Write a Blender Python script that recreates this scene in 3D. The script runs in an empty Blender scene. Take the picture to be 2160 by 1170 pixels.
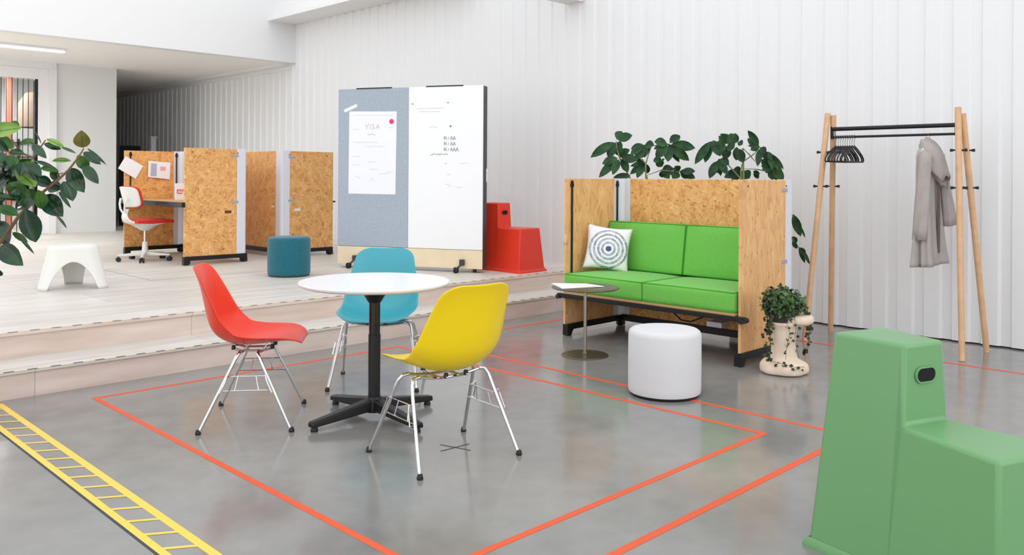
import bpy, bmesh, math, random
from mathutils import Vector, Matrix
random.seed(7)
PI = math.pi
C = bpy.context.scene.collection
sin, cos, rad = math.sin, math.cos, math.radians

# ---------------------------------------------------------------- camera constants (image 2160 x 1170)
FPX, CAMZ, PX, PY, ROLL = 1785.0, 1.30, 1080.0, 374.5, rad(0.35)
FW = Vector((cos(PI/4), sin(PI/4), 0)); RT = Vector((sin(PI/4), -cos(PI/4), 0)); UP = Vector((0, 0, 1))
def ray(x, y):
    dx, dy = x-PX, y-PY
    u = (dx*cos(ROLL)+dy*sin(ROLL))/FPX; v = (-dx*sin(ROLL)+dy*cos(ROLL))/FPX
    return FW+RT*u-UP*v
def at(x, y, t):
    return Vector((0, 0, CAMZ))+ray(x, y)*t
def on_plane(x, y, p0, n):
    o = Vector((0, 0, CAMZ)); d = ray(x, y)
    return o+d*((Vector(p0)-o).dot(Vector(n))/d.dot(Vector(n)))

# ---------------------------------------------------------------- materials
def srgb(r, g, b):
    f = lambda c: (c/255/12.92) if c/255 <= .04045 else ((c/255+.055)/1.055)**2.4
    return (f(r), f(g), f(b), 1)
MATS = {}
def mat(name, col, rough=.5, metal=0, coat=0, spec=.5, trans=0, bump=None, var=None, sheen=0):
    m = bpy.data.materials.new(name); m.use_nodes = True
    nt = m.node_tree; b = nt.nodes['Principled BSDF']
    b.inputs['Base Color'].default_value = srgb(*col); b.inputs['Roughness'].default_value = rough
    b.inputs['Metallic'].default_value = metal; b.inputs['Coat Weight'].default_value = coat
    b.inputs['Specular IOR Level'].default_value = spec; b.inputs['Transmission Weight'].default_value = trans
    b.inputs['Sheen Weight'].default_value = sheen
    tc = nt.nodes.new('ShaderNodeTexCoord')
    if var:      # (scale, amount) gentle colour variation
        n = nt.nodes.new('ShaderNodeTexNoise'); n.inputs['Scale'].default_value = var[0]; n.inputs['Detail'].default_value = 5
        nt.links.new(tc.outputs['Object'], n.inputs['Vector'])
        r = nt.nodes.new('ShaderNodeValToRGB')
        c0 = srgb(*col); a = var[1]
        r.color_ramp.elements[0].color = (c0[0]*(1-a), c0[1]*(1-a), c0[2]*(1-a), 1); r.color_ramp.elements[0].position = .3
        r.color_ramp.elements[1].color = tuple(min(1, c*(1+a)) for c in c0[:3])+(1,); r.color_ramp.elements[1].position = .7
        nt.links.new(n.outputs['Fac'], r.inputs['Fac']); nt.links.new(r.outputs['Color'], b.inputs['Base Color'])
    if bump:     # (scale, strength)
        n = nt.nodes.new('ShaderNodeTexNoise'); n.inputs['Scale'].default_value = bump[0]; n.inputs['Detail'].default_value = 3
        nt.links.new(tc.outputs['Object'], n.inputs['Vector'])
        bp = nt.nodes.new('ShaderNodeBump'); bp.inputs['Strength'].default_value = bump[1]; bp.inputs['Distance'].default_value = .002
        nt.links.new(n.outputs['Fac'], bp.inputs['Height']); nt.links.new(bp.outputs['Normal'], b.inputs['Normal'])
    MATS[name] = m; return m
class NT:
    def __init__(s, m): s.t = m.node_tree; s.b = s.t.nodes['Principled BSDF']
    def n(s, kind, **kw):
        x = s.t.nodes.new('ShaderNode'+kind)
        for k, v in kw.items():
            if hasattr(x, k) and k not in ('Scale',): setattr(x, k, v)
        return x
    def l(s, a, b): s.t.links.new(a, b)
    def math(s, op, a, b=None, c=None):
        x = s.t.nodes.new('ShaderNodeMath'); x.operation = op
        for i, v in enumerate((a, b, c)):
            if v is None: continue
            if isinstance(v, (int, float)): x.inputs[i].default_value = v
            else: s.l(v, x.inputs[i])
        return x.outputs[0]
    def ramp(s, fac, stops):
        x = s.t.nodes.new('ShaderNodeValToRGB'); e = x.color_ramp.elements
        while len(e) < len(stops): e.new(.5)
        for i, (p, c) in enumerate(stops): e[i].position = p; e[i].color = c
        s.l(fac, x.inputs[0]); return x.outputs[0]
    def mix(s, f, a, b, mode='MIX'):
        x = s.t.nodes.new('ShaderNodeMix'); x.data_type = 'RGBA'; x.blend_type = mode
        for sock, v in ((x.inputs[0], f), (x.inputs[6], a), (x.inputs[7], b)):
            if isinstance(v, (int, float)): sock.default_value = v
            elif isinstance(v, tuple): sock.default_value = v
            else: s.l(v, sock)
        return x.outputs[2]

def osb(name, vertical):
    m = mat(name, (206, 150, 92), .55); N = NT(m)
    tc = N.n('TexCoord'); sp = N.n('SeparateXYZ'); N.l(tc.outputs['Object'], sp.inputs[0])
    h = N.math('ADD', sp.outputs[0], sp.outputs[1])
    cm = N.n('CombineXYZ'); N.l(h, cm.inputs[0]); N.l(sp.outputs[2], cm.inputs[1])
    if vertical:   # strands mostly upright
        mp = N.n('Mapping'); mp.inputs['Scale'].default_value = (1.0, .55, 1); N.l(cm.outputs[0], mp.inputs[0]); base = mp.outputs[0]
    else: base = cm.outputs[0]
    nz = N.n('TexNoise'); nz.inputs['Scale'].default_value = 14; N.l(base, nz.inputs['Vector'])
    vm = N.n('VectorMath', operation='MULTIPLY_ADD'); N.l(nz.outputs['Color'], vm.inputs[0]); vm.inputs[1].default_value = (.05, .05, 0); N.l(base, vm.inputs[2])
    def layer(cell, sx, sy, off):
        v = N.n('TexVoronoi'); v.inputs['Scale'].default_value = cell; N.l(vm.outputs[0], v.inputs['Vector'])
        sc = N.n('SeparateColor'); N.l(v.outputs['Color'], sc.inputs[0])
        ang = N.math('MULTIPLY', sc.outputs[0], 1.2 if vertical else 6.28)
        if vertical: ang = N.math('SUBTRACT', ang, .6)
        vr = N.n('VectorRotate', rotation_type='Z_AXIS'); N.l(vm.outputs[0], vr.inputs['Vector']); N.l(ang, vr.inputs['Angle'])
        mp = N.n('Mapping'); mp.inputs['Scale'].default_value = (sx, sy, 1); mp.inputs['Location'].default_value = (off, off, 0); N.l(vr.outputs[0], mp.inputs[0])
        g = N.n('TexNoise'); g.inputs['Scale'].default_value = 1; g.inputs['Detail'].default_value = 3; N.l(mp.outputs[0], g.inputs['Vector'])
        return g.outputs['Fac'], sc.outputs[1]
    if vertical: g1, c1 = layer(7, 62, 7, 0); g2, c2 = layer(16, 45, 9, 7)
    else: g1, c1 = layer(9, 62, 9, 0); g2, c2 = layer(17, 52, 14, 7)
    v = N.math('ADD', N.math('MULTIPLY', g1, .60), N.math('MULTIPLY', g2, .45))
    v = N.math('ADD', v, N.math('MULTIPLY', N.math('SUBTRACT', c2, .5), .16))
    col = N.ramp(v, [(.20, srgb(146, 92, 44)), (.34, srgb(194, 132, 70)), (.48, srgb(221, 162, 94)), (.64, srgb(234, 182, 116)), (.80, srgb(246, 214, 160))])
    if vertical: col = N.mix(.24, col, srgb(238, 200, 158))
    # small dark knots of bark
    k = N.n('TexVoronoi'); k.inputs['Scale'].default_value = 22; N.l(base, k.inputs['Vector'])
    km = N.math('LESS_THAN', k.outputs['Distance'], .17)
    ks = N.n('SeparateColor'); N.l(k.outputs['Color'], ks.inputs[0]); km = N.math('MULTIPLY', km, N.math('GREATER_THAN', ks.outputs[2], .62))
    col = N.mix(N.math('MULTIPLY', km, .4 if vertical else .7), col, srgb(120, 74, 34))
    N.l(col, N.b.inputs['Base Color'])
    return m
osb('osb_a', False); osb('osb_v', True)

def concrete():
    m = mat('concrete', (150, 150, 148), .2, spec=.5); N = NT(m)
    tc = N.n('TexCoord')
    a = N.n('TexNoise'); a.inputs['Scale'].default_value = .7; a.inputs['Detail'].default_value = 6; a.inputs['Roughness'].default_value = .6; N.l(tc.outputs['Object'], a.inputs['Vector'])
    b = N.n('TexNoise'); b.inputs['Scale'].default_value = 7; b.inputs['Detail'].default_value = 8; N.l(tc.outputs['Object'], b.inputs['Vector'])
    v = N.math('ADD', N.math('MULTIPLY', a.outputs['Fac'], .7), N.math('MULTIPLY', b.outputs['Fac'], .3))
    N.l(N.ramp(v, [(.35, srgb(*FLOOR_D)), (.5, srgb(*FLOOR_M)), (.65, srgb(*FLOOR_L))]), N.b.inputs['Base Color'])
    r = N.math('MULTIPLY_ADD', b.outputs['Fac'], .18, .06); N.l(r, N.b.inputs['Roughness'])
    bp = N.n('Bump'); bp.inputs['Strength'].default_value = .12; bp.inputs['Distance'].default_value = .004
    c = N.n('TexNoise'); c.inputs['Scale'].default_value = 3; N.l(tc.outputs['Object'], c.inputs['Vector']); N.l(c.outputs['Fac'], bp.inputs['Height']); N.l(bp.outputs['Normal'], N.b.inputs['Normal'])
    return m
FLOOR_D, FLOOR_M, FLOOR_L = (126, 126, 124), (138, 137, 134), (149, 148, 144)
concrete()

def planks(name, c0, c1, c2, horiz=False):
    m = mat(name, c1, .45); N = NT(m)
    tc = N.n('TexCoord'); sp = N.n('SeparateXYZ'); N.l(tc.outputs['Object'], sp.inputs[0])
    W = .62
    yy = N.math('DIVIDE', sp.outputs[1], W); row = N.math('FLOOR', yy); fr = N.math('FRACT', yy)
    xx = N.math('DIVIDE', N.math('ADD', sp.outputs[0], N.math('MULTIPLY', row, 1.37)), 2.5); col = N.math('FLOOR', xx); fx = N.math('FRACT', xx)
    cm = N.n('CombineXYZ'); N.l(row, cm.inputs[0]); N.l(col, cm.inputs[1])
    wn = N.n('TexWhiteNoise'); N.l(cm.outputs[0], wn.inputs['Vector'])
    mp = N.n('Mapping'); mp.inputs['Scale'].default_value = (1.1, 9, 9); N.l(tc.outputs['Object'], mp.inputs[0])
    g = N.n('TexNoise'); g.inputs['Scale'].default_value = 1.6; g.inputs['Detail'].default_value = 6; N.l(mp.outputs[0], g.inputs['Vector'])
    v = N.math('ADD', N.math('MULTIPLY', g.outputs['Fac'], .8), N.math('MULTIPLY', wn.outputs['Value'], .22))
    cc = N.ramp(v, [(.32, srgb(*c0)), (.5, srgb(*c1)), (.68, srgb(*c2))])
    gap = N.math('MAXIMUM', N.math('LESS_THAN', fr, .006), N.math('LESS_THAN', fx, .0016))
    cc = N.mix(N.math('MULTIPLY', gap, .55), cc, srgb(110, 96, 84))
    N.l(cc, N.b.inputs['Base Color']); return m
planks('stage_wood', (194, 187, 178), (207, 202, 194), (218, 214, 208))
planks('riser_wood', (205, 184, 172), (216, 198, 188), (226, 211, 202))

def tape_mat():
    m = mat('hazard_tape', (216, 196, 150), .5); N = NT(m)
    tc = N.n('TexCoord'); sp = N.n('SeparateXYZ'); N.l(tc.outputs['Object'], sp.inputs[0])
    f = N.math('FRACT', N.math('DIVIDE', sp.outputs[0], .125))
    d = N.math('LESS_THAN', f, .45)
    N.l(N.mix(d, srgb(220, 204, 172), srgb(92, 84, 78)), N.b.inputs['Base Color']); return m
tape_mat()

def pillow_mat():
    m = mat('pillow_print', (235, 235, 238), .9); N = NT(m)
    tc = N.n('TexCoord'); sp = N.n('SeparateXYZ'); N.l(tc.outputs['Object'], sp.inputs[0])
    x, z = N.math('ADD', sp.outputs[0], -.005), N.math('ADD', sp.outputs[2], .012)
    r = N.math('SQRT', N.math('ADD', N.math('MULTIPLY', x, x), N.math('MULTIPLY', z, z)))
    th = N.math('ARCTAN2', z, x)
    nz = N.n('TexNoise'); nz.inputs['Scale'].default_value = 60; N.l(tc.outputs['Object'], nz.inputs['Vector'])
    rr = N.math('ADD', r, N.math('MULTIPLY', N.math('SUBTRACT', nz.outputs['Fac'], .5), .012))
    f = N.math('FRACT', N.math('DIVIDE', rr, .034))
    ring = N.math('LESS_THAN', N.math('ABSOLUTE', N.math('SUBTRACT', f, .5)), .27)
    dash = N.math('GREATER_THAN', N.math('FRACT', N.math('ADD', N.math('MULTIPLY', th, 5.1), N.math('MULTIPLY', r, 90))), .2)
    inside = N.math('MULTIPLY', N.math('LESS_THAN', r, .168), N.math('GREATER_THAN', r, .034))
    mk = N.math('MULTIPLY', N.math('MULTIPLY', ring, dash), inside)
    blob = N.math('LESS_THAN', rr, .024)
    v = N.n('TexNoise'); v.inputs['Scale'].default_value = 25; N.l(tc.outputs['Object'], v.inputs['Vector'])
    ink = N.ramp(v.outputs['Fac'], [(.38, srgb(104, 112, 142)), (.56, srgb(170, 178, 190))])
    c = N.mix(mk, srgb(238, 238, 241), ink); c = N.mix(blob, c, srgb(80, 84, 140))
    N.l(c, N.b.inputs['Base Color']); return m
pillow_mat()

def leafmat(name, c0, c1, rough=.35):
    m = mat(name, c0, rough, var=(9, .25), spec=.5 if rough < .25 else .3); N = NT(m)
    tc = N.n('TexCoord'); n = N.n('TexNoise'); n.inputs['Scale'].default_value = 11; N.l(tc.outputs['Object'], n.inputs['Vector'])
    N.l(N.ramp(n.outputs['Fac'], [(.35, srgb(*c0)), (.68, srgb(*c1))]), N.b.inputs['Base Color'])
    return m
leafmat('leaf_dark', (10, 42, 24), (28, 72, 40), .2); leafmat('leaf_mid', (40, 82, 34), (76, 116, 50), .3)
leafmat('leaf_young', (92, 134, 48), (136, 168, 80), .4); leafmat('leaf_bronze', (92, 96, 40), (128, 118, 56), .4)
leafmat('leaf_scheff', (14, 46, 24), (42, 86, 40), .45); leafmat('leaf_ivy', (30, 54, 32), (96, 128, 74), .45)
leafmat('leaf_vine', (34, 42, 30), (72, 84, 54), .5)
mat('bark', (128, 96, 72), .8, bump=(60, .5)); mat('bark_pale', (172, 146, 118), .8); mat('stem_green', (116, 130, 84), .6)

mat('wall_white', (226, 227, 226), .55); mat('wall_cool', (231, 232, 233), .5); mat('ceil_white', (242, 239, 234), .8)
mat('trim_white', (232, 232, 232), .45); mat('pale_grey', (222, 223, 222), .6)
mat('felt', (166, 177, 190), .95, bump=(160, .6), var=(45, .08)); mat('board_white', (240, 241, 243), .22)
mat('birch', (232, 214, 180), .55, var=(6, .05)); mat('paper', (240, 241, 246), .8); mat('paper_warm', (238, 226, 216), .8)
mat('black_metal', (26, 26, 28), .4, metal=.3); mat('black_plastic', (24, 24, 26), .5); mat('black_gloss', (10, 10, 14), .12)
mat('dark_edge', (60, 60, 62), .5); mat('alu', (222, 224, 232), .4, metal=.05); mat('alu_dark', (166, 168, 178), .45, metal=.1)
mat('chrome', (215, 216, 218), .12, metal=1); mat('steel', (168, 160, 146), .25, metal=1); mat('bronze_metal', (112, 106, 90), .35, metal=.75)
mat('red_plastic', (232, 50, 16), .33); mat('teal_plastic', (60, 158, 172), .33); mat('yellow_plastic', (240, 208, 4), .36)
mat('red_tool', (222, 52, 26), .38); mat('green_tool', (106, 157, 104), .32)
mat('teal_fabric', (18, 96, 112), .9, bump=(300, .5), sheen=.2, var=(60, .12)); mat('white_fabric', (212, 212, 214), .85, bump=(200, .3))
mat('green_fabric', (108, 186, 74), .85, bump=(250, .4), sheen=.15, var=(70, .06)); mat('green_pipe', (66, 158, 40), .8)
mat('white_plastic', (226, 226, 220), .35); mat('table_top', (232, 233, 236), .28); mat('red_fabric', (212, 50, 38), .9)
mat('oak', (214, 172, 132), .5, var=(14, .10)); mat('tape_red', (222, 88, 44), .55); mat('tape_yellow', (240, 204, 84), .55)
mat('tape_dark', (70, 76, 74), .6); mat('joint_dark', (58, 62, 66), .7); mat('tape_green', (140, 152, 138), .6)
mat('clay', (228, 208, 186), .85, bump=(28, 1.0), var=(12, .08)); mat('soil', (48, 40, 34), .95); mat('pot_dark', (52, 48, 46), .7)
mat('coat_cloth', (168, 162, 157), .9, bump=(90, .4), var=(10, .07)); mat('coat_lining', (104, 92, 88), .9)
mat('hanger_wire', (120, 122, 126), .3, metal=.8); mat('pink', (236, 40, 120), .5); mat('ink', (110, 116, 124), .8); mat('ink_faint', (205, 205, 214), .8)
mat('ink_red', (222, 178, 176), .8); mat('dot_red', (206, 74, 50), .6); mat('dot_green', (150, 196, 176), .6); mat('ink_blue', (168, 184, 210), .8)
mat('salmon', (206, 132, 110), .7); mat('brown', (150, 128, 112), .7); mat('cream', (240, 222, 186), .6)
mat('hole_black', (8, 8, 8), .9); mat('slot_brown', (104, 54, 28), .8); mat('gold_ply', (196, 156, 104), .6)
g = mat('glass', (245, 248, 248), .02, trans=1); g.node_tree.nodes['Principled BSDF'].inputs['IOR'].default_value = 1.05
mat('lamp_tube', (235, 232, 245), .4)
MATS['lamp_tube'].node_tree.nodes['Principled BSDF'].inputs['Emission Color'].default_value = (.95, .93, 1, 1)
MATS['lamp_tube'].node_tree.nodes['Principled BSDF'].inputs['Emission Strength'].default_value = .35

# ---------------------------------------------------------------- mesh helpers
class MB:
    def __init__(s): s.bm = bmesh.new(); s.mi = 0
    def _faces(s, verts, faces, mi=None):
        vs = [s.bm.verts.new(v) for v in verts]
        for f in faces:
            try:
                fc = s.bm.faces.new([vs[i] for i in f]); fc.material_index = s.mi if mi is None else mi
            except ValueError: pass
        return vs
    def box(s, x0, x1, y0, y1, z0, z1, M=None, mi=None):
        v = [Vector((x, y, z)) for z in (z0, z1) for y in (y0, y1) for x in (x0, x1)]
        if M: v = [M@p for p in v]
        s._faces(v, [(0, 2, 3, 1), (4, 5, 7, 6), (0, 1, 5, 4), (2, 6, 7, 3), (0, 4, 6, 2), (1, 3, 7, 5)], mi); return s
    def hull8(s, bot, top, mi=None):      # two quads listed the same way round
        s._faces(list(bot)+list(top), [(3, 2, 1, 0), (4, 5, 6, 7), (0, 1, 5, 4), (1, 2, 6, 5), (2, 3, 7, 6), (3, 0, 4, 7)], mi); return s
    def prism(s, pts, z0, z1, M=None, mi=None):
        n = len(pts); v = [Vector((p[0], p[1], z0)) for p in pts]+[Vector((p[0], p[1], z1)) for p in pts]
        if M: v = [M@p for p in v]
        s._faces(v, [tuple(range(n))[::-1], tuple(range(n, 2*n))]+[(i, (i+1) % n, n+(i+1) % n, n+i) for i in range(n)], mi); return s
    def tube(s, pts, r, seg=10, mi=None, cap=True):
        pts = [Vector(p) for p in pts]; n = len(pts); rs = r if isinstance(r, (list, tuple)) else [r]*n
        prev = None; rings = []
        for i, p in enumerate(pts):
            d = (pts[min(i+1, n-1)]-pts[max(i-1, 0)]).normalized()
            if prev is None: a = d.orthogonal().normalized()
            else: a = (prev-d*prev.dot(d)); a = a.normalized() if a.length > 1e-6 else d.orthogonal().normalized()
            prev = a; b = d.cross(a)
            rings.append([s.bm.verts.new(p+(a*cos(2*PI*k/seg)+b*sin(2*PI*k/seg))*rs[i]) for k in range(seg)])
        m = s.mi if mi is None else mi
        for i in range(n-1):
            for k in range(seg):
                f = s.bm.faces.new((rings[i][k], rings[i][(k+1) % seg], rings[i+1][(k+1) % seg], rings[i+1][k])); f.material_index = m
        if cap:
            f = s.bm.faces.new(rings[0][::-1]); f.material_index = m
            f = s.bm.faces.new(rings[-1]); f.material_index = m
        return s
    def cyl(s, p0, p1, r, seg=20, mi=None): return s.tube([p0, p1], r, seg, mi)
    def lathe(s, prof, c=(0, 0, 0), seg=40, mi=None, M=None):
        c = Vector(c); rings = []; m = s.mi if mi is None else mi
        for r, z in prof:
            if r < 1e-6:
                p = c+Vector((0, 0, z)); rings.append([s.bm.verts.new(M@p if M else p)])
            else:
                ps = [c+Vector((r*cos(2*PI*k/seg), r*sin(2*PI*k/seg), z)) for k in range(seg)]
                rings.append([s.bm.verts.new(M@p if M else p) for p in ps])
        for a, b in zip(rings, rings[1:]):
            for k in range(seg):
                q = (k+1) % seg
                if len(a) == 1 and len(b) == 1: break
                if len(a) == 1: f = (a[0], b[q], b[k])
                elif len(b) == 1: f = (a[k], a[q], b[0])
                else: f = (a[k], a[q], b[q], b[k])
                fc = s.bm.faces.new(f); fc.material_index = m
        return s
    def grid(s, rows, close=False, mi=None):
        vs = [[s.bm.verts.new(p) for p in r] for r in rows]; m = s.mi if mi is None else mi
        for i in range(len(vs)-1):
            n = len(vs[i])
            for k in range(n if close else n-1):
                q = (k+1) % n
                f = s.bm.faces.new((vs[i][k], vs[i][q], vs[i+1][q], vs[i+1][k])); f.material_index = m
        return vs
    def leaf(s, B, T, w, nrm, droop=.08, fold=.12, tip=.75, seg=7, mi=None):
        B, T = Vector(B), Vector(T); d = T-B; L = d.length; nrm = Vector(nrm)
        sd = d.cross(nrm)
        if sd.length < 1e-6: sd = d.orthogonal()
        sd.normalize(); up = sd.cross(d).normalized()
        rows = []
        for i in range(seg+1):
            t = i/seg
            ww = w*.5*max(.02, (sin(PI*min(1, t**tip)))**.75)
            c = B+d*t+up*(droop*L*4*t*(1-t)*.5)
            rows.append([c-sd*ww+up*ww*fold*2, c-sd*ww*.5+up*ww*fold*.7, c, c+sd*ww*.5+up*ww*fold*.7, c+sd*ww+up*ww*fold*2])
        s.grid(rows, mi=mi); return s
    def build(s, name, mats, parent=None, smooth=True, bevel=0, bseg=2, solid=0, subd=0, weld=False, loc=None, angle=40):
        if weld: bmesh.ops.remove_doubles(s.bm, verts=s.bm.verts, dist=1e-4)
        bmesh.ops.recalc_face_normals(s.bm, faces=s.bm.faces)
        me = bpy.data.meshes.new(name); s.bm.to_mesh(me); s.bm.free()
        for mm in (mats if isinstance(mats, (list, tuple)) else [mats]): me.materials.append(MATS[mm])
        o = bpy.data.objects.new(name, me); C.objects.link(o)
        if parent: o.parent = parent
        if loc is not None: o.location = loc
        if smooth:
            for p in me.polygons: p.use_smooth = True
        if solid:
            q = o.modifiers.new('s', 'SOLIDIFY'); q.thickness = solid; q.offset = 0
        if bevel:
            q = o.modifiers.new('b', 'BEVEL'); q.width = bevel; q.segments = bseg; q.limit_method = 'ANGLE'; q.angle_limit = rad(35); q.harden_normals = False
        if subd:
            q = o.modifiers.new('u', 'SUBSURF'); q.levels = subd; q.render_levels = subd
        if smooth and not subd:
            es = [e for e in me.edges]
            me.set_sharp_from_angle(angle=rad(angle))
        return o
def tag(o, label=None, cat=None, group=None, kind=None):
    for k, v in (('label', label), ('category', cat), ('group', group), ('kind', kind)):
        if v: o[k] = v
    return o
def thing(name, label, cat, loc=(0, 0, 0), rz=0, group=None):
    o = bpy.data.objects.new(name, None); C.objects.link(o); o.location = loc; o.rotation_euler = (0, 0, rz); o.empty_display_size = .1
    return tag(o, label, cat, group)
def struct(o): o['kind'] = 'structure'; return o
def dup(root, loc=None, rz=None):
    r = root.copy(); C.objects.link(r)
    def rec(src, dst):
        for ch in [o for o in C.objects if o.parent == src]:
            c = ch.copy(); C.objects.link(c); c.parent = dst; rec(ch, c)
    rec(root, r)
    if loc is not None: r.location = loc
    if rz is not None: r.rotation_euler = (0, 0, rz)
    return r

# ================================================================ THE SETTING
S = .32           # stage height
WX = 7.35         # corrugated wall
MB().box(-9, WX+.1, -7, 5.51, -.1, 0).build('floor', 'concrete', smooth=False)['kind'] = 'structure'
MB().box(-9, WX+.1, 5.935, 25, 0, S).build('floor', 'stage_wood', smooth=False)['kind'] = 'structure'
st = MB().box(-9, WX+.1, 5.505, 5.935, 0, .155).build('trim_1', 'riser_wood', smooth=False); struct(st)
st = MB().box(-9, WX+.1, 5.49, 5.94, .145, .16).build('trim_2', 'stage_wood', smooth=False); struct(st)
st = MB().box(-9, WX+.1, 5.915, 5.936, .16, .30).build('trim_3', 'riser_wood', smooth=False); struct(st)
st = MB().box(-9, WX+.1, 5.90, 5.9352, .30, S).build('trim_4', 'riser_wood', smooth=False); struct(st)
# hazard tape on both edges
t1 = MB().box(-4, WX, 5.489, 5.512, .1602, .1614).build('edge_tape', 'hazard_tape', smooth=False)
tag(t1, 'dashed black and cream tape along the lower step edge', 'tape')
t2 = MB().box(-4, WX, 5.899, 5.922, S+.0002, S+.0014).build('edge_tape', 'hazard_tape', smooth=False)
tag(t2, 'dashed black and cream tape along the upper platform edge', 'tape')

def corrugated(name, y0, y1, z0, z1, m):
    b = MB(); P = .215; d = .017; ph = 2.10
    k0 = math.floor((y0-ph)/P); k1 = math.ceil((y1-ph)/P); prof = [(y0, 0)]
    for k in range(k0, k1+1):
        yb = ph+k*P
        for dy, dx in ((0, 0), (.010, d), (.078, d), (.100, 0)):
            y = yb+dy
            if y0 <= y <= y1: prof.append((y, dx))
    prof.append((y1, 0))
    rows = [[Vector((WX+dx, y, z)) for y, dx in prof] for z in (z0, z1)]
    b.grid(rows)
    o = b.build(name, m, smooth=False, solid=.004); return struct(o)
corrugated('wall_right', -6, 12.62, .012, 6.0, 'wall_cool')
corrugated('wall_right', 12.58, 25, S+.003, 3.09, 'wall_cool')
struct(MB().box(WX+.05, WX+.1, -6, 25, -.1, 6).build('wall_right', 'joint_dark', smooth=False))
struct(MB().box(WX-.02, WX+.05, 12.55, 25, 3.07, 3.17).build('trim_5', 'trim_white', smooth=False))
struct(MB().box(WX-.16, WX-.02, 12.6, 25, 3.13, 3.17).build('trim_6', 'trim_white', smooth=False))
# bulkhead over the low back area and low ceiling
bk = MB(); bk.box(-9, WX, 12.42, 12.62, 3.17, 6.0); struct(bk.build('wall_upper', 'wall_cool', smooth=False))
struct(MB().box(-9, WX, 12.62, 25, 3.17, 3.3).build('ceiling', 'ceil_white', smooth=False))
# soffit running along the top of the wall, and a cross beam
struct(MB().box(6.97, WX-.002, 8.0, 12.42, 3.80, 6.0).build('trim_7', 'trim_white', smooth=False))
struct(MB().box(6.85, 6.97, 8.0, 12.42, 3.80, 3.84).build('trim_8', 'trim_white', smooth=False))
struct(MB().box(-3, WX-.002, 6.22, 6.47, 3.30, 3.75).build('trim_9', 'trim_white', smooth=False))
# back room: wall with glazed door at the far left
RY, RX = 15.45, 5.60
struct(MB().box(4.62, RX, RY, RY+.12, S, 3.17).build('wall_back', 'pale_grey', smooth=False))
struct(MB().box(RX-.12, RX, RY+.12, 25, S, 3.17).build('wall_side', 'pale_grey', smooth=False))
struct(MB().box(-9, 1.2, RY, RY+.12, S, 3.17).build('wall_back', 'pale_grey', smooth=False))
struct(MB().box(1.2, 4.62, RY-.03, RY+.1, 3.06, 3.17).build('trim_10', 'trim_white', smooth=False))
struct(MB().box(4.50, 4.62, RY-.05, RY+.1, S, 3.06).build('trim_11', 'trim_white', smooth=False))
w1 = bpy.data.objects.new('window_1', None); C.objects.link(w1); w1.location = (2.9, RY, S); struct(w1)
fr = MB(); fr.box(1.45, 1.60, -.02, .06, .0, 2.74).box(-1.7, -1.6, -.02, .06, .0, 2.74).box(-1.6, 1.45, -.02, .06, 2.56, 2.74).box(-1.6, 1.45, -.02, .06, 0, .04)
fr.build('window_frame', 'trim_white', w1, smooth=False, bevel=.006)
MB().box(1.40, 1.45, .0, .05, .04, 2.56).build('black_edge', 'black_gloss', w1, smooth=False)
MB().box(-1.6, 1.40, .03, .036, .04, 2.56).build('pane', 'glass', w1, smooth=False)
gb = MB()
for k in range(38): gb.cyl((-1.55+k*.08, .09, .04), (-1.55+k*.08, .09, 2.56), .006, 6)
gb.build('bars', 'black_plastic', w1)
# what shows through the glass
struct(MB().box(-1, 5.5, 18.6, 18.7, S, 3.17).build('wall_inner', 'pale_grey', smooth=False))
_a, _b = on_plane(15, 300, (0, 17.2, 0), (0, 1, 0)).x, on_plane(27, 300, (0, 17.2, 0), (0, 1, 0)).x
struct(MB().box(_a, _b, 17.2, 17.3, S, 3.17).build('trim_12', 'salmon', smooth=False))
lp = MB(); lp.lathe([(.42, 0), (.42, .42), (.30, .62), (.0, .66)], seg=28); lp.cyl((0, 0, .65), (0, 0, 1.02), .008, 8)  # brown drum on a rod, modelled in place of an apparent reflection
tag(lp.build('reflection_drum', ['brown'], loc=(4.86, 16.9, 2.15)), 'brown drum-shaped form behind the glass wall, standing in for a reflection', 'reflection_form')
gw = MB()
for k in range(5): gw.box(4.5, 5.45, 18.54, 18.6, .8+k*.28, .815+k*.28)
for k in range(4): gw.box(4.6+k*.28, 4.615+k*.28, 18.54, 18.6, .6, 2.0)
struct(gw.build('trim_13', 'black_plastic', smooth=False))
# dark things at the end of the passage
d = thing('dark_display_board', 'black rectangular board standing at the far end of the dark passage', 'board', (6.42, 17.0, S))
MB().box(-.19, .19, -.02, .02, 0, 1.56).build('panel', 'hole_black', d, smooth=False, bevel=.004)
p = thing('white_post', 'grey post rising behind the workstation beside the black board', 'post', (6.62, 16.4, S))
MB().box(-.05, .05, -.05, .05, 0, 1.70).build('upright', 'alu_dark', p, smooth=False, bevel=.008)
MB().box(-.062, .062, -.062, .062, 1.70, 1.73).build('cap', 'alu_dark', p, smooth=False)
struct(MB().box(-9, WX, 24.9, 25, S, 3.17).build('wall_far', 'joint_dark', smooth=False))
# ceiling strip light
l = thing('strip_light', 'white tube light mounted on the low ceiling', 'ceiling light', (3.2, 13.6, 3.17))
MB().box(-1.2, 1.0, -.06, .06, -.03, 0).build('housing', 'trim_white', l, smooth=False, bevel=.004)
MB().box(-1.18, .98, -.045, .045, -.065, -.031).build('diffuser', 'lamp_tube', l, smooth=False, bevel=.01)

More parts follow.
